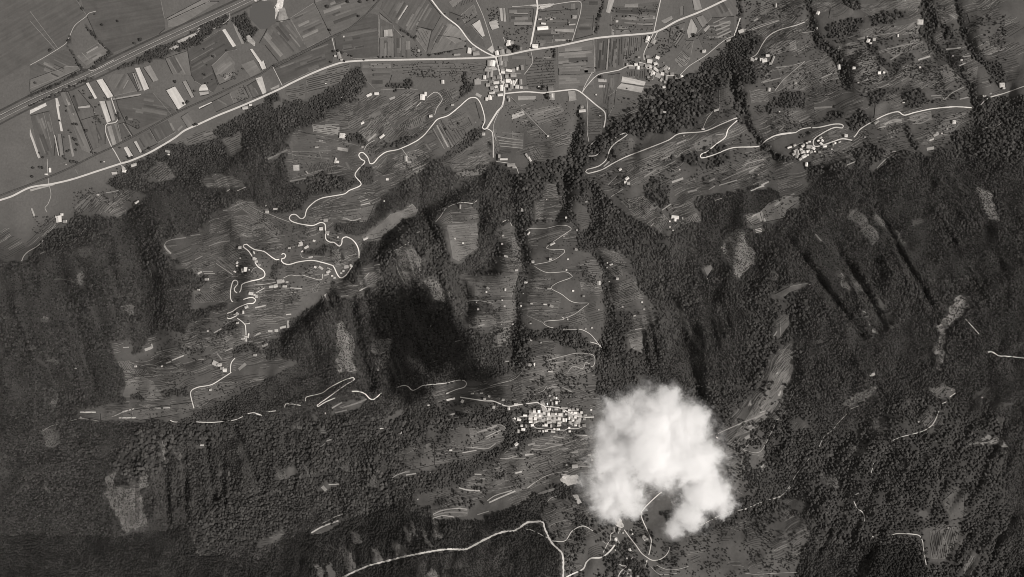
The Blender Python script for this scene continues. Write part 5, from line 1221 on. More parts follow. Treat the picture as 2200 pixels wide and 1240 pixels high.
# groves of small scattered trees: polygon, number, min size, max size
GROVES = '''A630,765 700,770 690,830 600,830|16|3|4
A870,790 940,800 930,860 870,850|14|2.5|3.5
A1460,500 1600,470 1580,540 1480,520|16|2.5|4.5
A1530,600 1640,570 1650,680 1560,700|24|2.2|3.2
B1530,60 1620,30 1625,180 1560,150|30|2.5|3.8
B1640,170 1820,170 1810,300 1660,280|40|2.5|3.8
B1030,310 1080,300 1120,370 1040,385|16|2.5|4
B1370,110 1450,60 1470,120 1400,160|14|2.5|3.5
B740,430 1100,410 1500,420 1480,500 1380,560 1100,520 800,510|70|2.2|4
B1050,480 1200,460 1200,520 1060,500|14|3.5|5
B700,780 1060,700 1180,860 900,980 760,930|40|2.5|4
B1600,700 1850,720 1850,850 1620,870|30|2.2|3.5
B720,960 860,940 800,1090 760,1060|16|3|5
B280,920 640,960 640,1120 260,1180|26|2.4|4
B840,1080 1150,980 1180,1060 960,1180|50|2.6|4.6
C80,60 440,40 400,250 150,300|26|2.5|4
C660,60 980,20 940,200 670,220|46|2.4|3.6
C90,320 280,320 280,590 100,590|60|2.3|3.4
C870,230 1150,170 1160,300 960,400 900,380|60|2.4|4.2
C750,340 860,360 860,440 760,440|16|2.8|4.2
C1200,250 1400,150 1470,240 1240,420|30|2.2|4
C1290,390 1420,300 1440,400 1200,540|30|3|5
C640,640 840,700 700,820 640,800|14|2.2|3.4
C80,660 430,640 430,850 250,1000 90,800|44|2.2|3.2
C1290,640 1500,590 1500,770 1300,800|30|2.8|4.6
C500,1180 900,1080 1200,950 1600,870 1700,1000 1640,1240 600,1240|170|2.6|5.2
C650,950 860,900 880,1000 700,1060|18|2.6|4
G640,-20 900,-20 1050,100 1250,250 1000,310 720,120|60|2.6|5
D0,0 400,20 380,160 100,300 20,380|90|2.6|5
D200,200 480,160 620,350 660,600 500,700 200,700 60,560 100,420|190|2.5|5
D580,240 820,220 920,430 900,540 700,560 640,400|120|2.6|5
D820,200 1190,140 1300,330 1350,430 1150,500 960,430|130|2.6|5
D700,500 1450,420 1520,640 1100,720 760,640|230|2.8|5.5
D1280,20 1430,120 1480,330 1560,600 1400,460 1300,300|100|2.6|5
D1480,60 1740,60 1740,400 1560,380|90|2.6|5
D60,700 640,700 520,820 200,900|90|2.5|4.6
D740,880 1060,780 1070,1000 900,1060|70|2.4|4.4
D1080,780 1500,740 1400,860 1240,1040|70|2.4|4.4
D480,960 720,940 720,1060 440,1110|50|2.6|4.6
D0,1020 180,1020 200,1200 0,1240|40|2.6|4.6
E500,10 830,20 960,100 820,200 620,170 470,230|90|2.6|4.8
E220,200 460,200 300,420 220,300|18|3|5
A720,1100 1080,990 1160,1160 960,1240 740,1240|30|2.8|4.6
E1380,180 1900,160 1900,420 1540,400 1270,470|80|2|3.2
E1440,400 1900,400 1900,760 1300,760 1290,560|110|2.4|4.6
F0,120 440,200 560,330 600,400 300,440 0,440|120|2.4|4.6
F370,120 780,110 700,220 400,200|26|2.2|3.6
F0,480 440,500 520,640 400,700 100,860 0,840|80|2.6|4.8
F480,380 700,380 700,500 500,560|34|2.6|4.6
F520,660 820,560 820,700 560,760|30|2.4|3.6
F120,970 280,880 300,960 140,1010|14|2.6|4
E1250,860 1640,860 1800,980 1500,1100 1240,1240 800,1240 760,1040 1080,980|170|2.6|4.8
I760,0 1180,0 1180,80 1000,160 860,160|60|2.6|4.6
I620,240 1160,180 1180,240 820,300|26|3|4.6
I1180,100 1560,40 1480,140 1220,230|34|3|5
F1260,150 1480,150 1480,400 1340,490|34|2|3.2
F1610,310 1740,290 1790,500 1740,600|36|2.6|4.6
F1360,610 1750,600 1720,760 1740,880 1690,1060 1420,940|150|2.4|4.4
F1480,960 1700,940 1700,1240 1420,1240|60|3|6
F900,250 870,300 740,350 720,350|6|3|4
G90,290 440,270 440,430 610,560 620,850 590,1000 460,950 100,900|150|1.6|3.4
G430,460 600,560 620,700 480,620|50|2.6|4.6
G560,430 800,500 960,850 880,1100 780,1080 700,820|70|2.4|4.4
G30,1100 560,1090 560,1240 0,1240|90|2.8|5.5
K0,0 450,0 480,180 300,150 0,160|110|3|6.4
G880,20 1060,10 1050,120 950,140|10|4|6
J1040,170 1560,170 1560,330 1300,340 1080,340|90|3|6.2
J880,440 1080,300 1300,340 1500,330 1370,480 1080,580 900,590|110|3.4|6.2
J1420,420 1690,440 1690,660 1420,770 1300,700 1320,600|60|3|6
J1060,700 1400,690 1400,790 1100,890|34|4|8
K0,370 400,360 500,400 480,560 300,620 0,740|90|2.6|5.4
K20,180 100,200 120,360 0,380|30|4|7
K160,140 500,140 500,380 20,400|90|2.4|4.4
K180,720 440,800 520,900 460,1100 330,1080 250,1000 190,850|90|3.4|6.8
K330,860 640,860 640,1240 320,1240|150|4.4|8.2
K600,880 860,860 850,1100 700,1240 620,1240|140|4|7.6
K860,980 1700,800 1700,1240 860,1240|320|2.8|5.6
K690,1140 830,1120 830,1240 690,1240|40|6|9
K880,1140 1010,1120 1000,1170 880,1170|14|5|7
K1240,260 1700,320 1560,500 1500,700 1300,780|150|3.4|6
K1500,300 1700,260 1700,420 1560,560|70|5|8
K1240,400 1500,400 1560,600 1400,760 1330,760|70|4|6.5
K950,760 1200,560 1340,760 1000,940|60|3|5
L0,830 380,790 400,1000 260,1240 0,1240|170|2.6|5
L100,60 330,60 330,330 60,460|60|4|8
L0,500 180,480 100,720 0,740|70|4|7
L1060,200 1210,240 1150,380 1080,340|24|2.6|4
L1120,70 1280,90 1260,160 1140,160|20|2.6|4
L1190,700 1340,720 1320,1100 1100,1150 1090,900|60|2.6|4.4
L1350,400 1580,400 1560,440|10|3|5
F930,440 1050,400 1120,520 1040,700 980,620|60|2.4|4.2
F1180,600 1290,700 1290,780 1180,740|30|2.4|4
F1010,60 1120,100 1160,200 1080,200|12|3|5
H60,190 360,70 270,220|26|2.6|4.4
'''
def parse_lines(spec):
    """'A1,2 3,4|B5,6' -> joined pixel polyline"""
    out = []
    for seg in spec.split('|'):
        out += pts(seg[0], seg[1:])
    return out
# ------------------------------------------------------------------ masks (photograph pixels, 2-pixel raster)
MS = 2
mxs = np.arange(-200, 2400, MS) + MS / 2; mys = np.arange(-200, 1440, MS) + MS / 2
QX, QY = np.meshgrid(mxs, mys)
WOOD = np.zeros(QX.shape, bool)
def paint(arr, poly, val):
    xs = [p[0] for p in poly]; ys = [p[1] for p in poly]
    i0 = max(0, int((min(xs) + 200) / MS) - 1); i1 = min(arr.shape[1], int((max(xs) + 200) / MS) + 2)
    j0 = max(0, int((min(ys) + 200) / MS) - 1); j1 = min(arr.shape[0], int((max(ys) + 200) / MS) + 2)
    if i1 <= i0 or j1 <= j0: return
    s = (slice(j0, j1), slice(i0, i1))
    # a slightly irregular edge, as a wood's margin has
    wx = QX[s] + 7 * vnoise(QX[s], QY[s], 14, 3) + 4 * vnoise(QX[s], QY[s], 6, 4); wy = QY[s] + 7 * vnoise(QX[s], QY[s], 14, 8) + 4 * vnoise(QX[s], QY[s], 6, 9)
    k = inpoly(wx, wy, poly); a = arr[s]; a[k] = val
def stamp(arr, line, rad, val, wob=0):
    xs = [p[0] for p in line]; ys = [p[1] for p in line]
    i0 = max(0, int((min(xs) - rad + 200) / MS) - 1); i1 = min(arr.shape[1], int((max(xs) + rad + 200) / MS) + 2)
    j0 = max(0, int((min(ys) - rad + 200) / MS) - 1); j1 = min(arr.shape[0], int((max(ys) + rad + 200) / MS) + 2)
    if i1 <= i0 or j1 <= j0: return
    s = (slice(j0, j1), slice(i0, i1))
    if len(line) == 1: line = line * 2
    k = segdist(QX[s], QY[s], line) + (0 if not wob else wob * vnoise(QX[s], QY[s], 11, 17)) < rad; a = arr[s]; a[k] = val
for ln in WOODOPS.strip().split('\n'):
    paint(WOOD, pts(ln[1], ln[2:]), ln[0] == '+')
for ln in BELTS.split('\n'):
    w, rest = ln.split(' ', 1)
    w_ = float(w) if float(w) < 9 else float(w) * .85; stamp(WOOD, pts(rest[0], rest[1:]), w_ / 2 + 1, True, wob=w_ * .55)
_w = WOOD.copy(); _w[1:] &= WOOD[:-1]; _w[:-1] &= WOOD[1:]; _w[:, 1:] &= WOOD[:, :-1]; _w[:, :-1] &= WOOD[:, 1:]; WOOD = _w
def bare(arr, x, y):
    i = np.clip(((np.asarray(x) + 200) / MS).astype(int), 0, arr.shape[1] - 1); j = np.clip(((np.asarray(y) + 200) / MS).astype(int), 0, arr.shape[0] - 1)
    return arr[j, i]

# ------------------------------------------------------------------ the ground
def build_ground():
    far = [-9000, -5000, -2800, -1500, -800, -480]
    X = np.concatenate([np.array(far), gx, 2200 - np.array(far)[::-1]]); Y = np.concatenate([np.array(far), gy, 1240 - np.array(far)[::-1]])
    AX, AY = np.meshgrid(X, Y)
    V = wp(AX, AY).reshape(-1, 3)
    ny, nx = AX.shape
    idx = np.arange(nx * ny).reshape(ny, nx)
    F = np.stack([idx[:-1, :-1], idx[1:, :-1], idx[1:, 1:], idx[:-1, 1:]], -1).reshape(-1, 4)
    me = mesh_np('ground', V, F)
    me.polygons.foreach_set('use_smooth', [True] * len(me.polygons))
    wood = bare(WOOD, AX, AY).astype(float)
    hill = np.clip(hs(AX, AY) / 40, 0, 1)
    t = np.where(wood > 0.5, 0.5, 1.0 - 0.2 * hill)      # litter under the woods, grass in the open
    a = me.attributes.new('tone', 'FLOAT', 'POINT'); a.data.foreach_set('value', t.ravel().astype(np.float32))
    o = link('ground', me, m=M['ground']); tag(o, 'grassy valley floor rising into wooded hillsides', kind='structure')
build_ground()
wv = wp(np.array([p[0] for p in PIT]) , np.array([p[1] for p in PIT]), 0.0); wv[:, 2] = -1.2
cxy = wv[:, :2].mean(0)
wv[:, :2] = cxy + (wv[:, :2] - cxy) * 1.04
o = link('pond', mesh_from('pond', wv, [list(range(len(wv)))[::-1]]), m=M['water']); tag(o, 'grey flooded gravel pond beside the railway', kind='structure')
if o.data.polygons[0].normal.z < 0: o.data.flip_normals()

# ------------------------------------------------------------------ draped polygons and ribbons
def clip_half(poly, axis, val, keep_less):
    out = []; n = len(poly)
    for i in range(n):
        a = poly[i]; b = poly[(i + 1) % n]
        ia = (a[axis] <= val) if keep_less else (a[axis] >= val); ib = (b[axis] <= val) if keep_less else (b[axis] >= val)
        if ia: out.append(a)
        if ia != ib:
            t = (val - a[axis]) / (b[axis] - a[axis])
            out.append((a[0] + t * (b[0] - a[0]), a[1] + t * (b[1] - a[1])))
    return out
def refine(poly, step=9.0, jit=0.35, rnd=None):
    rnd = rnd or random
    out = []
    for i in range(len(poly)):
        a = poly[i]; b = poly[(i + 1) % len(poly)]
        L = math.hypot(b[0] - a[0], b[1] - a[1]); k = max(1, int(L / step))
        for j in range(k):
            t = j / k
            out.append((a[0] + t * (b[0] - a[0]) + (rnd.uniform(-jit, jit)), a[1] + t * (b[1] - a[1]) + rnd.uniform(-jit, jit)))
    return out
def drape_poly(poly, dz):
    V = []; F = []; key = {}
    def vid(p):
        k = (round(p[0], 3), round(p[1], 3))
        if k not in key: key[k] = len(V); V.append(k)
        return key[k]
    xs = [p[0] for p in poly]; ys = [p[1] for p in poly]
    i0 = math.floor((min(xs) - GX0) / CELL); i1 = math.floor((max(xs) - GX0) / CELL); j0 = math.floor((min(ys) - GY0) / CELL); j1 = math.floor((max(ys) - GY0) / CELL)
    flat = float(hs(xs, ys).max()) < 0.01 and float(HT[max(0, j0):j1 + 2, max(0, i0):i1 + 2].max()) < 0.01
    if flat:
        F.append([vid(p) for p in poly])
    else:
        for i in range(i0, i1 + 1):
            col = clip_half(clip_half(poly, 0, GX0 + i * CELL, False), 0, GX0 + (i + 1) * CELL, True)
            if len(col) < 3: continue
            for j in range(j0, j1 + 1):
                c = clip_half(clip_half(col, 1, GY0 + j * CELL, False), 1, GY0 + (j + 1) * CELL, True)
                if len(c) < 3: continue
                f = []
                for p in c:
                    k = vid(p)
                    if not f or f[-1] != k: f.append(k)
                if len(f) > 1 and f[0] == f[-1]: f.pop()
                if len(set(f)) == len(f) and len(f) >= 3: F.append(f)
    P = np.array(V); W = wp(P[:, 0], P[:, 1], dz)
    # faces wound so that normals point up
    out = []
    for f in F:
        q = W[f]; A = 0.5 * float(np.sum(q[:, 0] * np.roll(q[:, 1], -1) - np.roll(q[:, 0], -1) * q[:, 1]))
        if abs(A) < 0.02: continue
        out.append(f if A > 0 else f[::-1])
    return W, out
LAYER = {'i': 0}
def draped(name, poly, tonev, ang, mkey, dz, kind='structure', parent=None):
    W, F = drape_poly(poly, dz)
    if not F: return None
    c = W.mean(0); ca, sa = math.cos(R(-ang)), math.sin(R(-ang))
    D = W - c
    Lc = np.stack([D[:, 0] * ca - D[:, 1] * sa, D[:, 0] * sa + D[:, 1] * ca, D[:, 2]], -1)
    o = link(name, mesh_from(name, Lc, F), parent, M[mkey])
    o.location = c; o.rotation_euler = (0, 0, R(ang)); o.color = tone(tonev)
    if kind: o['kind'] = kind
    return o
def smooth_line(P, step=3.0):
    P = [P[0]] + P + [P[-1]]
    out = []
    for i in range(1, len(P) - 2):
        p0, p1, p2, p3 = [np.array(p) for p in P[i - 1:i + 3]]
        L = np.hypot(*(p2 - p1)); k = max(1, int(L / step))
        if L < 1e-6: continue
        for j in range(k):
            t = j / k
            # centripetal-ish: tangents limited by the segment's own length
            m1 = (p2 - p0) * 0.5; m2 = (p3 - p1) * 0.5
            for m_ in (m1, m2):
                lm = np.hypot(*m_)
                if lm > L: m_ *= L / lm
            out.append((2 * t ** 3 - 3 * t ** 2 + 1) * p1 + (t ** 3 - 2 * t ** 2 + t) * m1 + (-2 * t ** 3 + 3 * t ** 2) * p2 + (t ** 3 - t ** 2) * m2)
    out.append(np.array(P[-2], float))
    return np.array(out)
def ribbon(name, P, width, tonev, mkey, dz, rag=0.0, height=0.0, parent=None, kind='structure', taper=False, seed=0):
    """a sheet (or, with height, a low bank with sloping sides) laid over the terrain along a smoothed line"""
    r = random.Random(seed + int(P[0][0] * 7))
    S = smooth_line(P)
    T = np.gradient(S, axis=0); T /= (np.hypot(T[:, 0], T[:, 1])[:, None] + 1e-9)
    Nn = np.stack([-T[:, 1], T[:, 0]], -1)
    w = np.full(len(S), width / 2.0)
    a = w.copy(); b = w.copy()
    if rag:
        a += np.array([r.uniform(-rag, rag) for _ in a]); b += np.array([r.uniform(-rag, rag) for _ in b])
    if taper: a[0] *= .5; b[0] *= .5; a[-1] *= .4; b[-1] *= .4
    offs = [(-1, b), (0, b * 0), (1, a)]
    rows = []
    for sgn, ww in offs:
        q = S + Nn * (sgn * ww)[:, None]
        rows.append(wp(q[:, 0], q[:, 1], dz))
    # keep the carriageway level across: take the middle height where the ground is steep
    zt = np.maximum(np.maximum(rows[0][:, 2], rows[2][:, 2]) * 0.5 + rows[1][:, 2] * 0.5, rows[1][:, 2])
    V = [rows[0], rows[1], rows[2]]
    n = len(S)
    if height:
        for rr in V: rr[:, 2] = zt + height
        for sgn, ww, tgt in ((-1, b, 0), (1, a, 2)):
            q = S + Nn * (sgn * (ww + 0.6))[:, None]
            V.append(wp(q[:, 0], q[:, 1], -0.3))
        order = [3, 0, 1, 2, 4]
    else:
        order = [0, 1, 2]
    VV = np.concatenate(V)
    F = []
    for u, v in zip(order[:-1], order[1:]):
        for i in range(n - 1):
            F.append((u * n + i, u * n + i + 1, v * n + i + 1, v * n + i))
    me = mesh_np(name, VV, F)
    if sum(p.normal.z for p in me.polygons) < 0: me.flip_normals()
    o = link(name, me, parent, M[mkey]); o.color = tone(tonev)
    if kind: o['kind'] = kind
    return o, S

NOTREE = np.zeros(QX.shape, bool)      # no trunk may stand here
NOBUSH = np.zeros(QX.shape, bool)
# ------------------------------------------------------------------ roads
ROADLABEL = {'highway': 'wide pale straight highway through the valley', 'road': 'pale plain road', 'village_street': 'bright village street', 'hill_road': 'white winding hill road',
             'lane': 'light narrow lane', 'path': 'thin pale footpath', 'mountain_road': 'broad rough mountain road'}
k = 0
for ln in ROADS.strip().split('\n'):
    name, w, tv, spec = ln.split(' ', 3)
    w = float(w) * (.9 if name == 'hill_road' else 1); P = parse_lines(spec); k += 1
    main = name in ('highway', 'mountain_road')
    rag = {'mountain_road': .7, 'hill_road': .12, 'path': .12, 'lane': .1}.get(name, .06)
    o, S = ribbon(name, P, w, float(tv) * (.62 if main else .74), 'road', 1.1 + (0.25 if w > 2 else 0.0) + 0.012 * (k % 40), rag=rag)
    later(o, S[len(S) // 2][0], S[len(S) // 2][1], ROADLABEL[name], None)
    stamp(NOTREE, P, w / 2 + (2.2 if main else 1.3 if w > 1.5 else 0.7), True)
    stamp(NOBUSH, P, w / 2 + 1.6, True)
for ln in RAILS.split('\n'):
    w, tv, spec = ln.split(' ', 2); w = float(w); P = parse_lines(spec)
    rail = link('railway', None); tag(rail, 'double track railway on a hedged bank across the plain' if w > 5 else 'single track railway line curving across the fields', kind='structure')
    ob, S = ribbon('ballast_bed', P, w, float(tv), 'ballast', 0.6, height=1.6 if w > 5 else 0.8, parent=rail, kind=None)
    T = np.gradient(S, axis=0); T /= np.hypot(T[:, 0], T[:, 1])[:, None]; Nn = np.stack([-T[:, 1], T[:, 0]], -1)
    for off in ((-1.25, -0.55, 0.55, 1.25) if w > 5 else (-.4, .4)):
        q = S + Nn * off
        ribbon('rail', [tuple(p) for p in q[::4]], 0.09, .3, 'rail', 0.9 + (1.6 if w > 5 else .8), parent=rail, kind=None)
    stamp(NOTREE, P, w / 2 + 1.0, True); stamp(NOBUSH, P, w / 2 + 1.5, True)
for ln in RIVERROADS.split('\n'):
    name, w, tv, spec = ln.split(' ', 3)
    o, S = ribbon(name, parse_lines(spec), float(w), float(tv), 'road' if float(tv) > .1 else 'field', 2.9 if float(tv) > .1 else .75, rag=.2)
    later(o, S[len(S) // 2][0], S[len(S) // 2][1] , 'faint pale service track' if float(tv) > .1 else 'dark grassy railway verge', None)

ROADM = NOTREE.copy()
# ------------------------------------------------------------------ fields
FL = {'plain_meadow': 'broad grey meadow', 'field': None, 'strip_field': None, 'pale_plot': 'pale garden plot'}
def tonename(t):
    return 'very bright' if t >= .4 else 'bright' if t >= .25 else 'pale' if t >= .15 else 'mid-grey' if t >= .1 else 'dark'
SUBR = random.Random(404)
for i, ln in enumerate(FIELDS.strip().split('\n')):
    name, tv, ang, spec = ln.split(' ', 3); tv = float(tv)
    P = pts(spec[0], spec[1:])
    o = draped(name, refine(P, 14, .3), tv * (.88 if tv >= .4 else 1), float(ang), 'field', 0.30 + (0.35 if name != 'plain_meadow' else 0) + (i % 25) * 0.012 + (.3 if tv > .2 else 0))
    if o is None: continue
    cx = sum(p[0] for p in P) / len(P); cy_ = sum(p[1] for p in P) / len(P)
    later(o, cx, cy_, FL.get(name) or (tonename(tv) + (' narrow field strip' if name == 'strip_field' else ' grass field')), None)
    if tv > .14: paint(NOBUSH, P, True)
    area = abs(sum(P[a][0] * P[(a + 1) % len(P)][1] - P[(a + 1) % len(P)][0] * P[a][1] for a in range(len(P)))) / 2
    if name == 'field' and tv < .14 and area > 700 and float(hs(cx, cy_)) < 5:      # single crop strips inside the parcel
        da = -R(float(ang)); ca_, sa_ = math.cos(da), math.sin(da); placed = 0
        for _t in range(60):
            if placed >= 2 + area / 900: break
            sx = SUBR.uniform(min(p[0] for p in P), max(p[0] for p in P)); sy = SUBR.uniform(min(p[1] for p in P), max(p[1] for p in P))
            hl = SUBR.uniform(8, 30); hw = SUBR.uniform(.9, 4.2)
            Qp = [(sx + u * ca_ - v * sa_, sy + u * sa_ + v * ca_) for u, v in ((-hl, -hw), (hl, -hw), (hl, hw), (-hl, hw))]
            if not all(bool(inpoly(np.array(a[0]), np.array(a[1]), P)) for a in Qp): continue
            if bare(ROADM, [a[0] for a in Qp], [a[1] for a in Qp]).any(): continue
            st = tv * SUBR.choice((.62, .75, 1.25, 1.4, 1.7))
            so = draped('crop_strip', refine(Qp, 10, .15, SUBR), st, float(ang), 'field', 0.30 + .62 + .004 * placed)
            if so: later(so, sx, sy, tonename(st) + ' crop strip', None); placed += 1
    er = random.Random(i * 3 + 1)
    for a_, b_ in zip(P, P[1:] + P[:1]):
        if math.hypot(a_[0] - b_[0], a_[1] - b_[1]) < 14 or er.random() < .35: continue
        dark = er.random() < .6
        tt = np.linspace(0, 1, 25)
        if bare(ROADM, a_[0] + (b_[0] - a_[0]) * tt, a_[1] + (b_[1] - a_[1]) * tt).mean() > .06: continue
        eo, _ = ribbon('boundary_hedge' if dark else 'boundary_path', [a_, b_], er.uniform(.55, 1.1), .03 if dark else .2, 'vine' if dark else 'road', 0.1 if dark else 1.0, rag=.25, height=er.uniform(.8, 1.6) if dark else 0, parent=None, kind='structure')
        later(eo, (a_[0] + b_[0]) / 2, (a_[1] + b_[1]) / 2, 'thin dark boundary hedge' if dark else 'thin pale boundary path', None)
k = 0
for ln in STRIPS.split('\n'):
    for it in ln.split('|'):
        t = it.split(' '); tile = t[0]; tv = float(t[-1]); wd = float(t[-2]) / TILE[tile][2]
        P = pts(tile, ' '.join(t[1:-2])); k += 1
        o, S = ribbon('field_strip', P, max(wd, 1.3), tv * .95, 'road', 0.95 + 0.01 * (k % 20), rag=.14)
        mid = S[len(S) // 2]
        later(o, mid[0], mid[1], tonename(tv) + ' terrace strip', None)
        stamp(NOBUSH, P, wd / 2 + 1, True); stamp(NOTREE, P, wd / 2 + .8, True)
for i, ln in enumerate(ROUGH.strip().split('\n')):
    name, tv, spec = ln.split(' ', 2)
    P = pts(spec[0], spec[1:]); rr = refine(P, 4, 1.4 if name in ('rough_ground', 'scree') else .8)
    if name in ('rough_ground', 'scree'):
        rr = [(a_ + 10 * float(vnoise(np.array(a_), np.array(b_), 13, 201)) + 6 * float(vnoise(np.array(a_), np.array(b_), 6, 203)), b_ + 10 * float(vnoise(np.array(a_), np.array(b_), 13, 202)) + 6 * float(vnoise(np.array(a_), np.array(b_), 6, 204))) for a_, b_ in rr]
    o = draped(name, rr, float(tv), 0, 'gravel', 0.55 + 0.013 * (i % 20) + (.35 if name == 'pale_yard' else 0))
    if o is None: continue
    later(o, sum(p[0] for p in P) / len(P), sum(p[1] for p in P) / len(P), {'gravel_bank': 'pale gravel bank', 'rough_ground': 'mottled rough felled ground', 'scree': 'long pale scree band', 'pale_yard': 'pale paved yard'}[name], None)
    if name in ('rough_ground', 'scree'):
        tmp = np.zeros(NOTREE.shape, bool); paint(tmp, rr, True)
        NOTREE |= tmp & (vnoise(QX, QY, 9, 91) + vnoise(QX, QY, 22, 92) < .2)
    else: paint(NOTREE, P, True)
    if name == 'pale_yard': paint(NOBUSH, P, True)

# ------------------------------------------------------------------ vineyards and terraces with real rows
def rows_mesh(P, ang, pitch, frac, seed, flatness):
    r = random.Random(seed)
    ca, sa = math.cos(R(ang)), -math.sin(R(ang))        # image y points down
    cx = sum(p[0] for p in P) / len(P); cy_ = sum(p[1] for p in P) / len(P)
    U = [((p[0] - cx) * ca + (p[1] - cy_) * sa) for p in P]; W_ = [(-(p[0] - cx) * sa + (p[1] - cy_) * ca) for p in P]
    u0, u1, w0, w1 = min(U), max(U), min(W_), max(W_)
    segs = []
    w = w0 + pitch * r.uniform(.2, .8)
    curve = r.uniform(-1, 1) * 0.0006 if not flatness else r.uniform(-1, 1) * 0.0012
    ph = r.uniform(0, 6)
    while w < w1 + 6:
        us = np.arange(u0 - 2, u1 + 2, 4.0)
        ww = w + curve * us ** 2 + (0.8 if flatness else 0.15) * np.sin(us * 0.09 + ph + w * .05)
        x = cx + us * ca - ww * sa; y = cy_ + us * sa + ww * ca
        ok = inpoly(x, y, P) & ~bare(NOTREE, x, y) & ~bare(WOOD, x, y)
        gap = np.array([r.random() < (0.10 if not flatness else 0.16) for _ in us])
        ok &= ~gap
        half = pitch * frac * 0.5 * r.uniform(.7, 1.25)
        i = 0
        while i < len(us):
            if ok[i]:
                j = i
                while j + 1 < len(us) and ok[j + 1]: j += 1
                if j > i: segs.append((x[i:j + 1], y[i:j + 1], half))
                i = j + 1
            else: i += 1
        w += pitch * r.uniform(.82, 1.18)
    return segs
def rows_object(name, segs, ang, height, mkey, tv, parent):
    ca, sa = math.cos(R(ang)), -math.sin(R(ang))
    Vs = []; Fs = []; n0 = 0
    for x, y, half in segs:
        n = len(x)
        dx_ = x[-1] - x[0]; dy_ = y[-1] - y[0]; dl_ = math.hypot(dx_, dy_) + 1e-9; ca, sa = dx_ / dl_, dy_ / dl_
        A = wp(x + sa * half, y - ca * half, -0.2); Cc = wp(x, y, 0.0); B = wp(x - sa * half, y + ca * half, -0.2)
        jit = np.array([random.uniform(.75, 1.2) for _ in range(n)])
        A2 = A.copy(); B2 = B.copy()
        A2[:, 2] += 0.2 + height * jit * .8; B2[:, 2] += 0.2 + height * jit * .8
        A2[:, :2] = Cc[:, :2] + (A[:, :2] - Cc[:, :2]) * .55; B2[:, :2] = Cc[:, :2] + (B[:, :2] - Cc[:, :2]) * .55
        Vs += [A, A2, B2, B]
        for r_ in range(3):
            for i in range(n - 1):
                a = n0 + r_ * n + i; Fs.append((a, a + 1, a + n + 1, a + n))
        n0 += 4 * n
    if not Fs: return None
    me = mesh_np(name, np.concatenate(Vs), Fs)
    if sum(p.normal.z for p in me.polygons) < 0: me.flip_normals()
    o = link(name, me, parent, M[mkey]); o.color = tone(tv); o['kind'] = 'stuff'
    return o
for i, ln in enumerate(ROWS.strip().split('\n')):
    name, gt, rt, ang, pitch, frac, spec = ln.split(' ', 6)
    P = pts(spec[0], spec[1:]); ang = float(ang); pitch = float(pitch)
    g = draped(name, refine(P, 12, .8), float(gt) * 1.08, ang, 'field', 0.5 + 0.012 * (i % 25))
    if g is None: continue
    root = bpy.data.objects.new(name, None); C.objects.link(root)
    g.name = 'soil'; root.name = name
    g.parent = root; del g['kind']
    root['kind'] = 'structure'
    terr = 'terrace' in name
    segs = rows_mesh(P, ang, pitch, float(frac), i, terr)
    rows_object('terrace_bank' if terr else 'orchard_row' if name == 'orchard' else 'vine_row', segs, ang, 1.3 if terr else 1.9, 'vine', float(rt), root)
    if terr:      # light grass edges above the banks
        s2 = rows_mesh(P, ang, pitch * 1.9, float(frac) * .55, i + 500, True)
        rows_object('terrace_wall', s2, ang, 1.0, 'field', 0.21, root)
    later(root, sum(p[0] for p in P) / len(P), sum(p[1] for p in P) / len(P),
          {'vineyard': 'vineyard in tight dark rows', 'orchard': 'orchard in dotted rows', 'striped_field': 'finely striped field', 'steep_terrace': 'steep bright terraces', 'hill_terrace': 'contour terraced meadow', 'terraced_field': 'finely terraced slope'}[name], None)

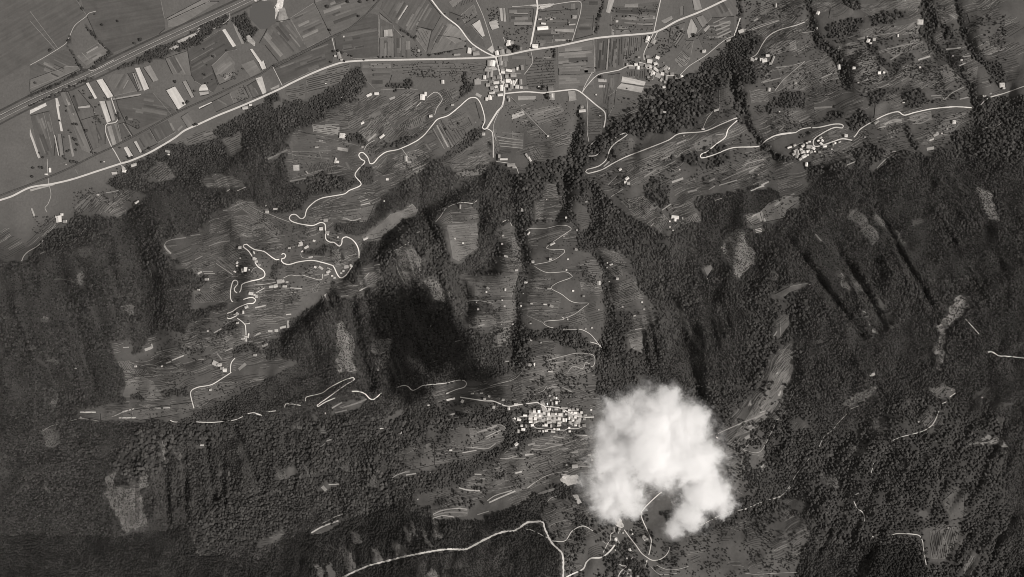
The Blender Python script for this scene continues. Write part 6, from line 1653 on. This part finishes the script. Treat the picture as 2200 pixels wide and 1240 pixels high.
# ------------------------------------------------------------------ houses
def gable_meshes():
    H0, HR, OV = 5.6, 2.3, 0.05
    w = [(-.5, -.5, -3), (.5, -.5, -3), (.5, .5, -3), (-.5, .5, -3), (-.5, -.5, H0), (.5, -.5, H0), (.5, .5, H0), (-.5, .5, H0), (-.5, 0, H0 + HR), (.5, 0, H0 + HR)]
    wf = [(0, 1, 5, 4), (1, 2, 6, 9, 5), (2, 3, 7, 6), (3, 0, 4, 8, 7)]
    wall = mesh_from('wall', w, wf)
    e = .5 + OV; dz = -OV * HR * 2
    r = [(-e, -e, H0 + .06 + dz), (e, -e, H0 + .06 + dz), (e, 0, H0 + HR + .06), (-e, 0, H0 + HR + .06), (e, e, H0 + .06 + dz), (-e, e, H0 + .06 + dz)]
    t = [(x, y, z + .3) for x, y, z in r]
    rf = [(6, 7, 8, 9), (9, 8, 10, 11), (0, 3, 2, 1), (3, 5, 4, 2), (0, 1, 7, 6), (1, 2, 8, 7), (2, 4, 10, 8), (4, 5, 11, 10), (5, 3, 9, 11), (3, 0, 6, 9)]
    roof = mesh_from('roof', r + t, rf)
    # hipped
    hw = mesh_from('wall', w[:8], [(0, 1, 5, 4), (1, 2, 6, 5), (2, 3, 7, 6), (3, 0, 4, 7)])
    hr = [(-e, -e, H0 - .1), (e, -e, H0 - .1), (e, e, H0 - .1), (-e, e, H0 - .1), (-e, -e, H0 + .2), (e, -e, H0 + .2), (e, e, H0 + .2), (-e, e, H0 + .2), (-.22, 0, H0 + HR + .3), (.22, 0, H0 + HR + .3)]
    hf = [(4, 5, 9, 8), (5, 6, 9), (6, 7, 8, 9), (7, 4, 8), (0, 3, 2, 1), (0, 1, 5, 4), (1, 2, 6, 5), (2, 3, 7, 6), (3, 0, 4, 7)]
    hroof = mesh_from('roof', hr, hf)
    # lean-to (single pitch)
    lw = [(-.5, -.5, -3), (.5, -.5, -3), (.5, .5, -3), (-.5, .5, -3), (-.5, -.5, H0 - 1.5), (.5, -.5, H0 - 1.5), (.5, .5, H0 + .4), (-.5, .5, H0 + .4)]
    lwall = mesh_from('wall', lw, [(0, 1, 5, 4), (1, 2, 6, 5), (2, 3, 7, 6), (3, 0, 4, 7)])
    lr = [(-e, -e, H0 - 1.6), (e, -e, H0 - 1.6), (e, e, H0 + .5), (-e, e, H0 + .5)]
    lr2 = lr + [(x, y, z + .3) for x, y, z in lr]
    lroof = mesh_from('roof', lr2, [(4, 5, 6, 7), (0, 3, 2, 1), (0, 1, 5, 4), (1, 2, 6, 5), (2, 3, 7, 6), (3, 0, 4, 7)])
    c = [(x * .5 + .24, y * .5 + .12, z) for z in (H0 + .8, H0 + HR + 1.5) for x, y in ((-.07, -.09), (.07, -.09), (.07, .09), (-.07, .09))]
    chim = mesh_from('chimney', c, [(4, 5, 6, 7), (0, 1, 5, 4), (1, 2, 6, 5), (2, 3, 7, 6), (3, 0, 4, 7)])
    wb = []
    wfc = []
    for sx, sy in ((-1, 0), (1, 0)):
        for yy in (-.2, .2):
            for zz in (1.4, 3.9):
                b = len(wb); X_ = sx * .504
                wb += [(X_, yy - .05, zz), (X_, yy + .05, zz), (X_, yy + .05, zz + 1.3), (X_, yy - .05, zz + 1.3)]
                wfc.append((b, b + 1, b + 2, b + 3) if sx > 0 else (b + 3, b + 2, b + 1, b))
    win = mesh_from('window', wb, wfc)
    for me, mk in ((wall, 'wall'), (hw, 'wall'), (lwall, 'wall'), (roof, 'roof'), (hroof, 'roof'), (lroof, 'roof'), (chim, 'chimney'), (win, 'window')):
        me.materials.append(M[mk])
    return [(wall, roof), (hw, hroof), (lwall, lroof)], chim, win
HM, CHIM, WIN = gable_meshes()
hr_ = random.Random(5)
NH = 0
HOUSE_ITEMS = []
for ln in HOUSES.split('\n'):
    head, body = ln.split('|'); tile = head[0]; cname = head[2:]
    x0, y0, sc_ = TILE[tile]; items = []
    for t in body.split():
        v = [float(a) for a in t.split(',')]
        x, y, w = v[:3]; d = v[3] if len(v) > 3 else w * hr_.uniform(.78, 1.0); an = v[4] if len(v) > 4 else 0; tv = v[5] if len(v) > 5 else None
        if len(v) == 4 and v[3] <= 0: d = w
        items.append([x0 + x / sc_, y0 + y / sc_, w / sc_, d / sc_, an, tv])
    HOUSE_ITEMS.append((cname, tile, items))
SHED = 'shed'
for cname, ckey, items in HOUSE_ITEMS:
    for it in items:
        x, y, w, d, an, tv = it
        m_ = mpp(x, y); fs = {'S': .98, 'V': 1.0, 'T': .9, 'R': .78}.get(ckey, .8); w = max(w * fs, 1.7) * m_; d = max(d * fs, 1.6) * m_
        if d > w: w, d, an = d, w, an + 90
        an += hr_.uniform(-8, 8)
        big = w * d > 50
        lw_ = hr_.random()
        typ = 0 if lw_ < .66 else 1 if lw_ < .86 else 2
        if tv is None:
            if cname in ('the dense hillside village', 'the right hillside village'): tv = hr_.choice((hr_.uniform(.2, .4), hr_.uniform(.4, .8), hr_.uniform(.5, .8)))
            elif cname in ('the crossroads village', 'the village below the highway'): tv = hr_.choice((hr_.uniform(.16, .32), hr_.uniform(.2, .36), hr_.uniform(.5, .78)))
            else: tv = hr_.choice((hr_.uniform(.25, .45), hr_.uniform(.4, .7)))
        name = 'hut' if not big else 'longhouse' if w > 1.7 * d else 'cottage' if w * d < 125 else 'house'  # houses split by footprint alone: tiny, long, small, full size
        root = bpy.data.objects.new(name, None); C.objects.link(root); NH += 1
        p = wp(x, y)
        root.location = p; root.rotation_euler = (0, 0, R(an))
        root.scale = (w, d, (hr_.uniform(.95, 1.35) if big else hr_.uniform(.5, .8)))
        wl = bpy.data.objects.new('wall', HM[typ][0]); C.objects.link(wl); wl.parent = root
        rf = bpy.data.objects.new('roof', HM[typ][1]); C.objects.link(rf); rf.parent = root; rf.color = tone(tv * (.98 if 'hillside' in cname else .86))
        if big and typ != 2 and w > 9:
            ch = bpy.data.objects.new('chimney', CHIM); C.objects.link(ch); ch.parent = rf
        desc = ('dark' if tv < .3 else 'grey' if tv < .5 else 'white') + ('-roofed ' + name)
        it += [root, desc]
        stamp(NOTREE, [(x, y)], max(w, d) / m_ * .5 + .8, True); stamp(NOBUSH, [(x, y)], max(w, d) / m_ * .5 + 1, True)
    # labels: within a village by row and place in the row, elsewhere by the nearest landmark
    if cname.startswith('the') and len(items) > 5:
        ys = sorted(i[1] for i in items); nrow = max(1, round(len(items) ** .5))
        its = sorted(items, key=lambda i: i[1]); per = math.ceil(len(its) / nrow)
        onum = ['first', 'second', 'third', 'fourth', 'fifth', 'sixth', 'seventh', 'eighth', 'ninth', 'tenth', 'eleventh', 'twelfth']
        for r_ in range(nrow):
            row = sorted(its[r_ * per:(r_ + 1) * per], key=lambda i: i[0])
            for c_, i in enumerate(row):
                tag(i[6], '%s, %s from left, %s row of %s' % (i[7], onum[c_] if c_ < 12 else str(c_ + 1) + 'th', onum[r_], cname), i[7].split()[-1], 'buildings of ' + cname)
    else:
        for i in items:
            later(i[6], i[0], i[1], i[7], i[7].split()[-1], 'scattered farm buildings')
# cemetery by the lower street: four walls and rows of graves
croot = bpy.data.objects.new('cemetery', None); C.objects.link(croot)
cc = pts('C', '375,610 418,608 428,668 382,676'); croot.location = wp(cc[0][0], cc[0][1])
tag(croot, 'small walled cemetery with bright gravel paths below the village street', 'cemetery')
def wallseg(name, a, b, h, t, parent):
    A = wp(*a); B = wp(*b); d = B - A; L = np.hypot(d[0], d[1]); nn = np.array([-d[1], d[0], 0]) / L * t
    vs = [A - nn, B - nn, B + nn, A + nn]; vs = [v - np.array(parent.location) for v in vs]
    v8 = [(*v[:2], v[2] - .5) for v in vs] + [(*v[:2], v[2] + h) for v in vs]
    o = link(name, mesh_from(name, v8, [(4, 5, 6, 7), (0, 1, 5, 4), (1, 2, 6, 5), (2, 3, 7, 6), (3, 0, 4, 7)]), parent, M['wallstone']); return o
croot.scale = (1, 1, 1)
for i in range(4): wallseg('wall', cc[i], cc[(i + 1) % 4], 2.2, .5, croot)
for f in (.33, .66):
    a = tuple(cc[0][k] * (1 - f) + cc[3][k] * f for k in (0, 1)); b = tuple(cc[1][k] * (1 - f) + cc[2][k] * f for k in (0, 1))
    wallseg('path', a, b, 1.2, .9, croot)

# ------------------------------------------------------------------ terrace banks and walls over the open slopes
ANG = np.array([(1950, 120, 26), (1700, 120, 30), (1750, 300, 20), (2000, 290, 18), (1450, 340, 26), (1600, 330, 20), (480, 500, 22), (560, 640, 10), (450, 780, 14), (300, 880, 4), (850, 250, 38),
                (650, 330, 3), (800, 450, 12), (980, 320, 30), (1200, 600, 2), (1200, 450, 8), (1060, 600, 0), (1380, 650, 18), (1150, 980, 15), (950, 930, 12), (1640, 860, 58), (1560, 980, 40),
                (1990, 870, 40), (1500, 1190, 10), (1300, 1150, 25), (200, 440, 48), (320, 440, 20), (1180, 800, 12), (1010, 620, 2), (1100, 280, 15), (1300, 200, 5), (650, 480, 14), (1000, 500, 5)], float)
def angle_at(x, y):
    w = 1 / ((ANG[:, 0] - x) ** 2 + (ANG[:, 1] - y) ** 2 + 400) ** 1.5
    return float((w * ANG[:, 2]).sum() / w.sum())
tb = random.Random(99); dark_s = []; light_s = []; fam = 0; tries = 0
while fam < 1150 and tries < 60000:
    tries += 1
    x0 = tb.uniform(0, 2200); y0 = tb.uniform(0, 1240)
    if float(hs(x0, y0)) < 6 or bare(WOOD, x0, y0) or bare(NOBUSH, x0, y0) or bare(NOTREE, x0, y0): continue
    if x0 > 1290 and y0 > 1060 and tb.random() < .8: continue
    if 1125 < x0 < 1300 and 480 < y0 < 740 and tb.random() < .6: continue
    fam += 1
    a0 = angle_at(x0, y0) + tb.gauss(0, 5); pitch = tb.uniform(3.0, 5.2); nl = tb.randint(3, 8); Lg = tb.uniform(20, 62); light = tb.random() < .2
    cv = tb.uniform(-.012, .012)
    for q_ in range(nl):
        off = (q_ - nl / 2) * pitch + tb.uniform(-.6, .6)
        a = -R(a0); cx_ = x0 - math.sin(a) * off; cy2 = y0 + math.cos(a) * off
        L0 = -Lg * tb.uniform(.3, 1) * .5; L1 = Lg * tb.uniform(.3, 1) * .5
        us = np.arange(L0, L1 + 3, 3.5)
        x = cx_ + us * math.cos(a) - cv * us ** 2 * math.sin(a); y = cy2 + us * math.sin(a) + cv * us ** 2 * math.cos(a)
        ok = ~bare(WOOD, x, y) & ~bare(NOTREE, x, y) & ~bare(NOBUSH, x, y)
        i = 0
        while i < len(us):
            if ok[i]:
                j = i
                while j + 1 < len(us) and ok[j + 1]: j += 1
                if j > i:
                    l_ = light if tb.random() < .75 else not light
                    (light_s if l_ else dark_s).append((x[i:j + 1], y[i:j + 1], tb.uniform(.28, .6) if l_ else tb.uniform(.4, .95)))
                i = j + 1
            else: i += 1
for nm, sg, hh, mk, tv, lb in (('terrace_banks', dark_s, 1.4, 'vine', .05, 'dark overgrown terrace banks lining the open slopes'), ('terrace_walls', light_s, 1.0, 'field', .18, 'pale dry terrace walls lining the open slopes')):
    h_ = rows_object(nm, sg, 0, hh, mk, tv, None); tag(h_, lb, kind='stuff')
# ------------------------------------------------------------------ trees
def crown_mesh(seed, blobs=15, sub=2):
    r = random.Random(seed); bm = bmesh.new()
    for b in range(blobs):
        if b == 0: c = Vector((0, 0, .52)); rad = .30
        else:
            a = r.uniform(0, 6.283); rr = r.uniform(.12, .34); z = r.uniform(.30, .86)
            rr *= math.sin(min(1, max(0.25, (1.05 - z) * 1.6)) * 1.4)
            c = Vector((math.cos(a) * rr, math.sin(a) * rr, z)); rad = r.uniform(.13, .22)
        g = bmesh.ops.create_icosphere(bm, subdivisions=sub, radius=rad)
        off = Vector((r.uniform(0, 99), r.uniform(0, 99), 0))
        for v in g['verts']:
            k = 1 + 0.55 * mnoise.noise(v.co * 9 + off)
            v.co = v.co * k + c
            v.co.z = max(v.co.z, .12)
    me = bpy.data.meshes.new('crown'); bm.to_mesh(me); bm.free()
    return me
def trunk_mesh(seed):
    r = random.Random(seed); bm = bmesh.new()
    def limb(p0, p1, r0, r1, n=6):
        d = (p1 - p0).normalized(); s = d.orthogonal().normalized(); t = d.cross(s)
        rings = []
        for p, rad in ((p0, r0), ((p0 + p1) * .5 + s * .01, (r0 + r1) * .52), (p1, r1)):
            rings.append([bm.verts.new(p + (s * math.cos(6.283 * i / n) + t * math.sin(6.283 * i / n)) * rad) for i in range(n)])
        for a, b in zip(rings[:-1], rings[1:]):
            for i in range(n): bm.faces.new((a[i], a[(i + 1) % n], b[(i + 1) % n], b[i]))
    limb(Vector((0, 0, -.1)), Vector((0, 0, .45)), .05, .03)
    for k_ in range(4):
        a = k_ * 1.57 + r.uniform(-.4, .4)
        limb(Vector((0, 0, .28 + .04 * k_)), Vector((math.cos(a) * .2, math.sin(a) * .2, .55 + .05 * k_)), .022, .008, 5)
    me = bpy.data.meshes.new('trunk'); bm.to_mesh(me); bm.free(); me.materials.append(M['bark'])
    return me
CROWNS = [crown_mesh(i) for i in range(5)]
for c in CROWNS: c.materials.append(M['leaf'])
TRUNKS = [trunk_mesh(i) for i in range(3)]
tr = random.Random(21)
TREES = []      # x, y, size px
for ln in LONE.split('\n'):
    t, body = ln.split('|')
    for s in body.split():
        v = [float(a) for a in s.split(',')]
        x, y = pts(t, s)[0]; TREES.append((x, y, v[2] * (1.0 if v[2] < 8 else .9), True))
for gi, ln in enumerate(GROVES.strip().split('\n')):
    spec, n, a, b = ln.split('|'); P = pts(spec[0], spec[1:]); n = int(int(n) * 2.0)
    xs = [p[0] for p in P]; ys = [p[1] for p in P]; cnt = 0; tries = 0
    while cnt < n and tries < n * 20:
        tries += 1
        x = tr.uniform(min(xs), max(xs)); y = tr.uniform(min(ys), max(ys))
        if not bool(inpoly(np.array(x), np.array(y), P)): continue
        # cluster: keep where a low-frequency noise is high
        if float(vnoise(np.array(x), np.array(y), 22, 77)) + tr.uniform(-.3, .3) < -.02: continue
        if bare(NOBUSH, x, y) or bare(WOOD, x, y) or bare(NOTREE, x, y): continue
        u = tr.random(); TREES.append((x, y, float(a) + (float(b) - float(a)) * u ** 2.2, False)); cnt += 1
inframe = [t for t in TREES if 0 < t[0] < 2200 and 0 < t[1] < 1240]
inframe.sort(key=lambda t: (-t[3], -t[2]))
SINGLES = inframe[:290]; _ss = set(SINGLES); REST = [t for t in TREES if t not in _ss]
for i, (x, y, s, lone) in enumerate(SINGLES):
    root = bpy.data.objects.new('tree', None); C.objects.link(root)
    root.location = wp(x, y); m_ = mpp(x, y); D_ = s * m_
    root.rotation_euler = (0, 0, tr.uniform(0, 6.28)); root.scale = (D_, D_ * tr.uniform(.9, 1.1), D_ * tr.uniform(.75, 1.0))
    tk = bpy.data.objects.new('trunk', TRUNKS[i % 3]); C.objects.link(tk); tk.parent = root
    cr = bpy.data.objects.new('crown', CROWNS[i % 5]); C.objects.link(cr); cr.parent = root
    later(root, x, y, ('large round dark tree' if s > 6.5 else 'round dark tree' if s > 4.5 else 'small dark tree'), 'tree', 'lone trees in the open fields')
    if i < 5: cr['proto'] = 1
PROTO = [o for o in C.objects if o.get('proto')]
for o in PROTO: del o['proto']

def scatter(name, x, y, size, mkey, label, zscale=0.9, sink=0.0):
    W = wp(x, y, 0.0); n = len(x)
    me = bpy.data.meshes.new(name); me.vertices.add(n); me.vertices.foreach_set('co', W.astype(np.float32).ravel())
    m_ = PX * (ALT - W[:, 2]) / ALT
    sz = size * m_
    def at(nm, arr, ty='FLOAT'):
        a = me.attributes.new(nm, ty, 'POINT')
        a.data.foreach_set('vector' if ty == 'FLOAT_VECTOR' else 'value', np.asarray(arr, np.float32).ravel())
    r = RNG
    at('sc', np.stack([sz * r.uniform(.88, 1.12, n), sz * r.uniform(.88, 1.12, n), sz * zscale * r.uniform(.75, 1.2, n)], -1), 'FLOAT_VECTOR')
    at('rt', np.stack([r.uniform(-.12, .12, n), r.uniform(-.12, .12, n), r.uniform(0, 6.28, n)], -1), 'FLOAT_VECTOR')
    me.update()
    o = link(name, me); me.materials.append(M[mkey])
    ng = bpy.data.node_groups.new(name + '_planting', 'GeometryNodeTree')
    ng.interface.new_socket('Geometry', in_out='INPUT', socket_type='NodeSocketGeometry')
    ng.interface.new_socket('Geometry', in_out='OUTPUT', socket_type='NodeSocketGeometry')
    N = ng.nodes; Lk = ng.links
    gi_ = N.new('NodeGroupInput'); go = N.new('NodeGroupOutput')
    g2i = N.new('GeometryNodeGeometryToInstance')
    for p in PROTO[::-1]:
        oi = N.new('GeometryNodeObjectInfo'); oi.transform_space = 'ORIGINAL'; oi.inputs['Object'].default_value = p
        Lk.new(oi.outputs['Geometry'], g2i.inputs[0]) if False else None
        gg = N.new('GeometryNodeGeometryToInstance'); Lk.new(oi.outputs['Geometry'], gg.inputs[0])
        if p is PROTO[-1]: jn = N.new('GeometryNodeJoinGeometry')
        Lk.new(gg.outputs[0], jn.inputs[0])
    N.remove(g2i)
    sm = N.new('GeometryNodeSetMaterial'); sm.inputs['Material'].default_value = M[mkey]
    Lk.new(jn.outputs[0], sm.inputs[0])
    iop = N.new('GeometryNodeInstanceOnPoints'); iop.inputs['Pick Instance'].default_value = True
    a1 = N.new('GeometryNodeInputNamedAttribute'); a1.data_type = 'FLOAT_VECTOR'; a1.inputs[0].default_value = 'sc'
    a2 = N.new('GeometryNodeInputNamedAttribute'); a2.data_type = 'FLOAT_VECTOR'; a2.inputs[0].default_value = 'rt'
    Lk.new(gi_.outputs[0], iop.inputs['Points']); Lk.new(sm.outputs[0], iop.inputs['Instance'])
    Lk.new(a1.outputs[0], iop.inputs['Scale']); Lk.new(a2.outputs[0], iop.inputs['Rotation'])
    Lk.new(iop.outputs[0], go.inputs[0])
    md = o.modifiers.new('planting', 'NODES'); md.node_group = ng
    tag(o, label, None, None, 'stuff')
    return o
# woods: jittered grids per kind of wood
TYPE = np.zeros(QX.shape, np.int8); WT = []
for i, ln in enumerate(WOODTYPES.split('\n')):
    s, c, kd, spec = ln.split(' ', 3); WT.append((float(s), float(c), kd)); 
    TYPE[inpoly(QX + 16 * vnoise(QX, QY, 40, 31), QY + 16 * vnoise(QX, QY, 40, 32), pts('.', spec[1:]))] = i
GR = {}
for i, (s, c, kd) in enumerate(WT):
    nx = int(2440 / s); ny = int(1480 / s * 1.12)
    jx, jy = np.meshgrid(np.arange(nx), np.arange(ny))
    x = -120 + (jx + .5 * (jy % 2)) * s + RNG.uniform(-.38, .38, jx.shape) * s
    y = -120 + jy * s / 1.12 + RNG.uniform(-.38, .38, jx.shape) * s
    x = x.ravel(); y = y.ravel()
    ok = bare(WOOD, x, y) & (bare(TYPE, x, y) == i) & ~bare(NOTREE, x, y)
    gap = 0.02 if kd == 'dark' else .04 if kd == 'fine' else .11
    ok &= (RNG.random(len(x)) > gap) & (vnoise(x, y, 12, 58) > (-.36 if kd == 'mid' else -.45))
    x, y = x[ok], y[ok]
    sz = c * RNG.uniform(.72, 1.28, len(x)) * (1 + .45 * vnoise(x, y, 60, 55) + .6 * vnoise(x, y, 17, 56))
    g = GR.setdefault(kd, [[], [], []]); g[0].append(x); g[1].append(y); g[2].append(sz)
NT = 0
for kd, lab, mk, zs in (('mid', 'mixed broadleaf wood with large rounded crowns on gullies and slopes', 'wood_mid', .62),
                        ('fine', 'dense young broadleaf wood covering the steep hillsides', 'wood_fine', .7),
                        ('dark', 'dark even wood below the mountain road', 'wood_dark', .85)):
    x = np.concatenate(GR[kd][0]); y = np.concatenate(GR[kd][1]); s = np.concatenate(GR[kd][2]); NT += len(x)
    scatter({'mid': 'broadleaf_wood', 'fine': 'young_wood', 'dark': 'dark_wood'}[kd], x, y, s, mk, lab, zs)
a = np.array([(t[0], t[1], t[2]) for t in REST])
scatter('scattered_trees', a[:, 0], a[:, 1], a[:, 2] * .88, 'leaf', 'small scattered trees and bushes over the terraces and meadows', .75)
# rough pale ground: low scrub
bx = []; by = []; bs_ = []
for ln in ROUGH.strip().split('\n'):
    name, tv, spec = ln.split(' ', 2)
    if name not in ('rough_ground', 'scree'): continue
    P = pts(spec[0], spec[1:]); xs = [p[0] for p in P]; ys = [p[1] for p in P]
    n = int((max(xs) - min(xs)) * (max(ys) - min(ys)) / 4.0)
    x = RNG.uniform(min(xs) - 3, max(xs) + 3, n); y = RNG.uniform(min(ys) - 3, max(ys) + 3, n)
    k = inpoly(x + RNG.uniform(-3, 3, n), y + RNG.uniform(-3, 3, n), P) & ~bare(NOBUSH, x, y); bx.append(x[k]); by.append(y[k])
    bs_.append(RNG.uniform(1.0, 3.0, int(k.sum())))
scatter('scrub', np.concatenate(bx), np.concatenate(by), np.concatenate(bs_), 'wood_mid', 'low scrub dotted over the felled and stony patches', .6)
print('houses', NH, 'wood trees', NT, 'trees', len(TREES), 'scrub', sum(len(b) for b in bx))

# ------------------------------------------------------------------ the cloud
PUFFS = [(1348, 905, 54, 0), (1402, 898, 62, 20), (1462, 925, 62, 0), (1330, 968, 56, 10), (1400, 965, 66, 40), (1492, 985, 58, 10),
         (1305, 1045, 50, -20), (1346, 1055, 40, -10), (1506, 1050, 46, -10), (1540, 1058, 37, -30), (1484, 1104, 33, -20), (1452, 1130, 24, -30),
         (1312, 1085, 30, -30), (1362, 1088, 20, -20), (1300, 925, 26, -10), (1378, 862, 36, 0), (1435, 860, 34, 10), (1413, 1003, 40, -20)]
def build_cloud():
    bm = bmesh.new(); sph = []
    for px, py, r, dz in PUFFS:
        z = 1280 + dz * .8; k = PX * (ALT - z) / ALT
        c = Vector(((px - 1100) * k, (620 - py - 7) * k, z)); rw = r * k * 1.16
        sph.append((c, rw))
        bmesh.ops.create_icosphere(bm, subdivisions=3, radius=rw * 1.45, matrix=Matrix.Translation(c) @ Matrix.Diagonal((1, 1, .62, 1)))
    me = bpy.data.meshes.new('cloud'); bm.to_mesh(me); bm.free()
    o = link('cloud', me)
    rm = o.modifiers.new('skin', 'REMESH'); rm.mode = 'VOXEL'; rm.voxel_size = 10
    m = bpy.data.materials.new('cloud_vapour'); m.use_nodes = True
    nt = m.node_tree; N = nt.nodes; L = nt.links; N.clear()
    out = N.new('ShaderNodeOutputMaterial'); pv = N.new('ShaderNodeVolumePrincipled')
    pv.inputs['Color'].default_value = (.985, .985, .985, 1); pv.inputs['Anisotropy'].default_value = 0.0
    L.new(pv.outputs[0], out.inputs['Volume'])
    tc = N.new('ShaderNodeNewGeometry'); pos = tc.outputs['Position']
    def noi(sc_, det, rough):
        t = N.new('ShaderNodeTexNoise'); t.inputs['Scale'].default_value = sc_; t.inputs['Detail'].default_value = det; t.inputs['Roughness'].default_value = rough; t.inputs['Distortion'].default_value = 0.35
        L.new(pos, t.inputs['Vector']); return t.outputs['Fac']
    def mth(op, a, b=None, c=None, clamp=False):
        t = N.new('ShaderNodeMath'); t.operation = op; t.use_clamp = clamp
        for k, v in enumerate((a, b, c)):
            if v is None: continue
            if isinstance(v, (int, float)): t.inputs[k].default_value = v
            else: L.new(v, t.inputs[k])
        return t.outputs[0]
    best = None
    for c, rw in sph:
        d = N.new('ShaderNodeVectorMath'); d.operation = 'SUBTRACT'; L.new(pos, d.inputs[0]); d.inputs[1].default_value = c
        s = N.new('ShaderNodeVectorMath'); s.operation = 'MULTIPLY'; L.new(d.outputs[0], s.inputs[0]); s.inputs[1].default_value = (1 / rw, 1 / rw, 1.9 / rw)
        ln_ = N.new('ShaderNodeVectorMath'); ln_.operation = 'LENGTH'; L.new(s.outputs[0], ln_.inputs[0])
        v = mth('SUBTRACT', 1.0, ln_.outputs['Value'])
        best = v if best is None else mth('SMOOTH_MAX', best, v, 0.3)
    n1 = mth('ADD', mth('MULTIPLY_ADD', noi(0.010, 9, .74), 2.7, -1.38), mth('MULTIPLY_ADD', noi(0.045, 6, .8), 1.9, -.97))
    f = mth('ADD', mth('MULTIPLY', best, 1.5), mth('MULTIPLY_ADD', n1, 1.4, -0.04))
    f = mth('MULTIPLY', f, 2.3, clamp=True)
    f = mth('POWER', f, 1.3)
    n3 = mth('MULTIPLY_ADD', noi(0.03, 3, .6), 0.9, 0.55)
    veil = mth('MULTIPLY', mth('ADD', mth('MULTIPLY', best, .9), mth('MULTIPLY_ADD', noi(0.02, 8, .75), 2.8, -1.15)), 1.0, clamp=True)
    dens = mth('ADD', mth('MULTIPLY', mth('MULTIPLY', f, n3), 0.042), mth('MULTIPLY', mth('POWER', veil, 1.4), 0.026))
    L.new(dens, pv.inputs['Density'])
    me.materials.append(m)
    tag(o, 'small white ragged cloud hiding the slope just right of the dense hillside village', 'cloud', kind='thing')
build_cloud()
flush_labels()
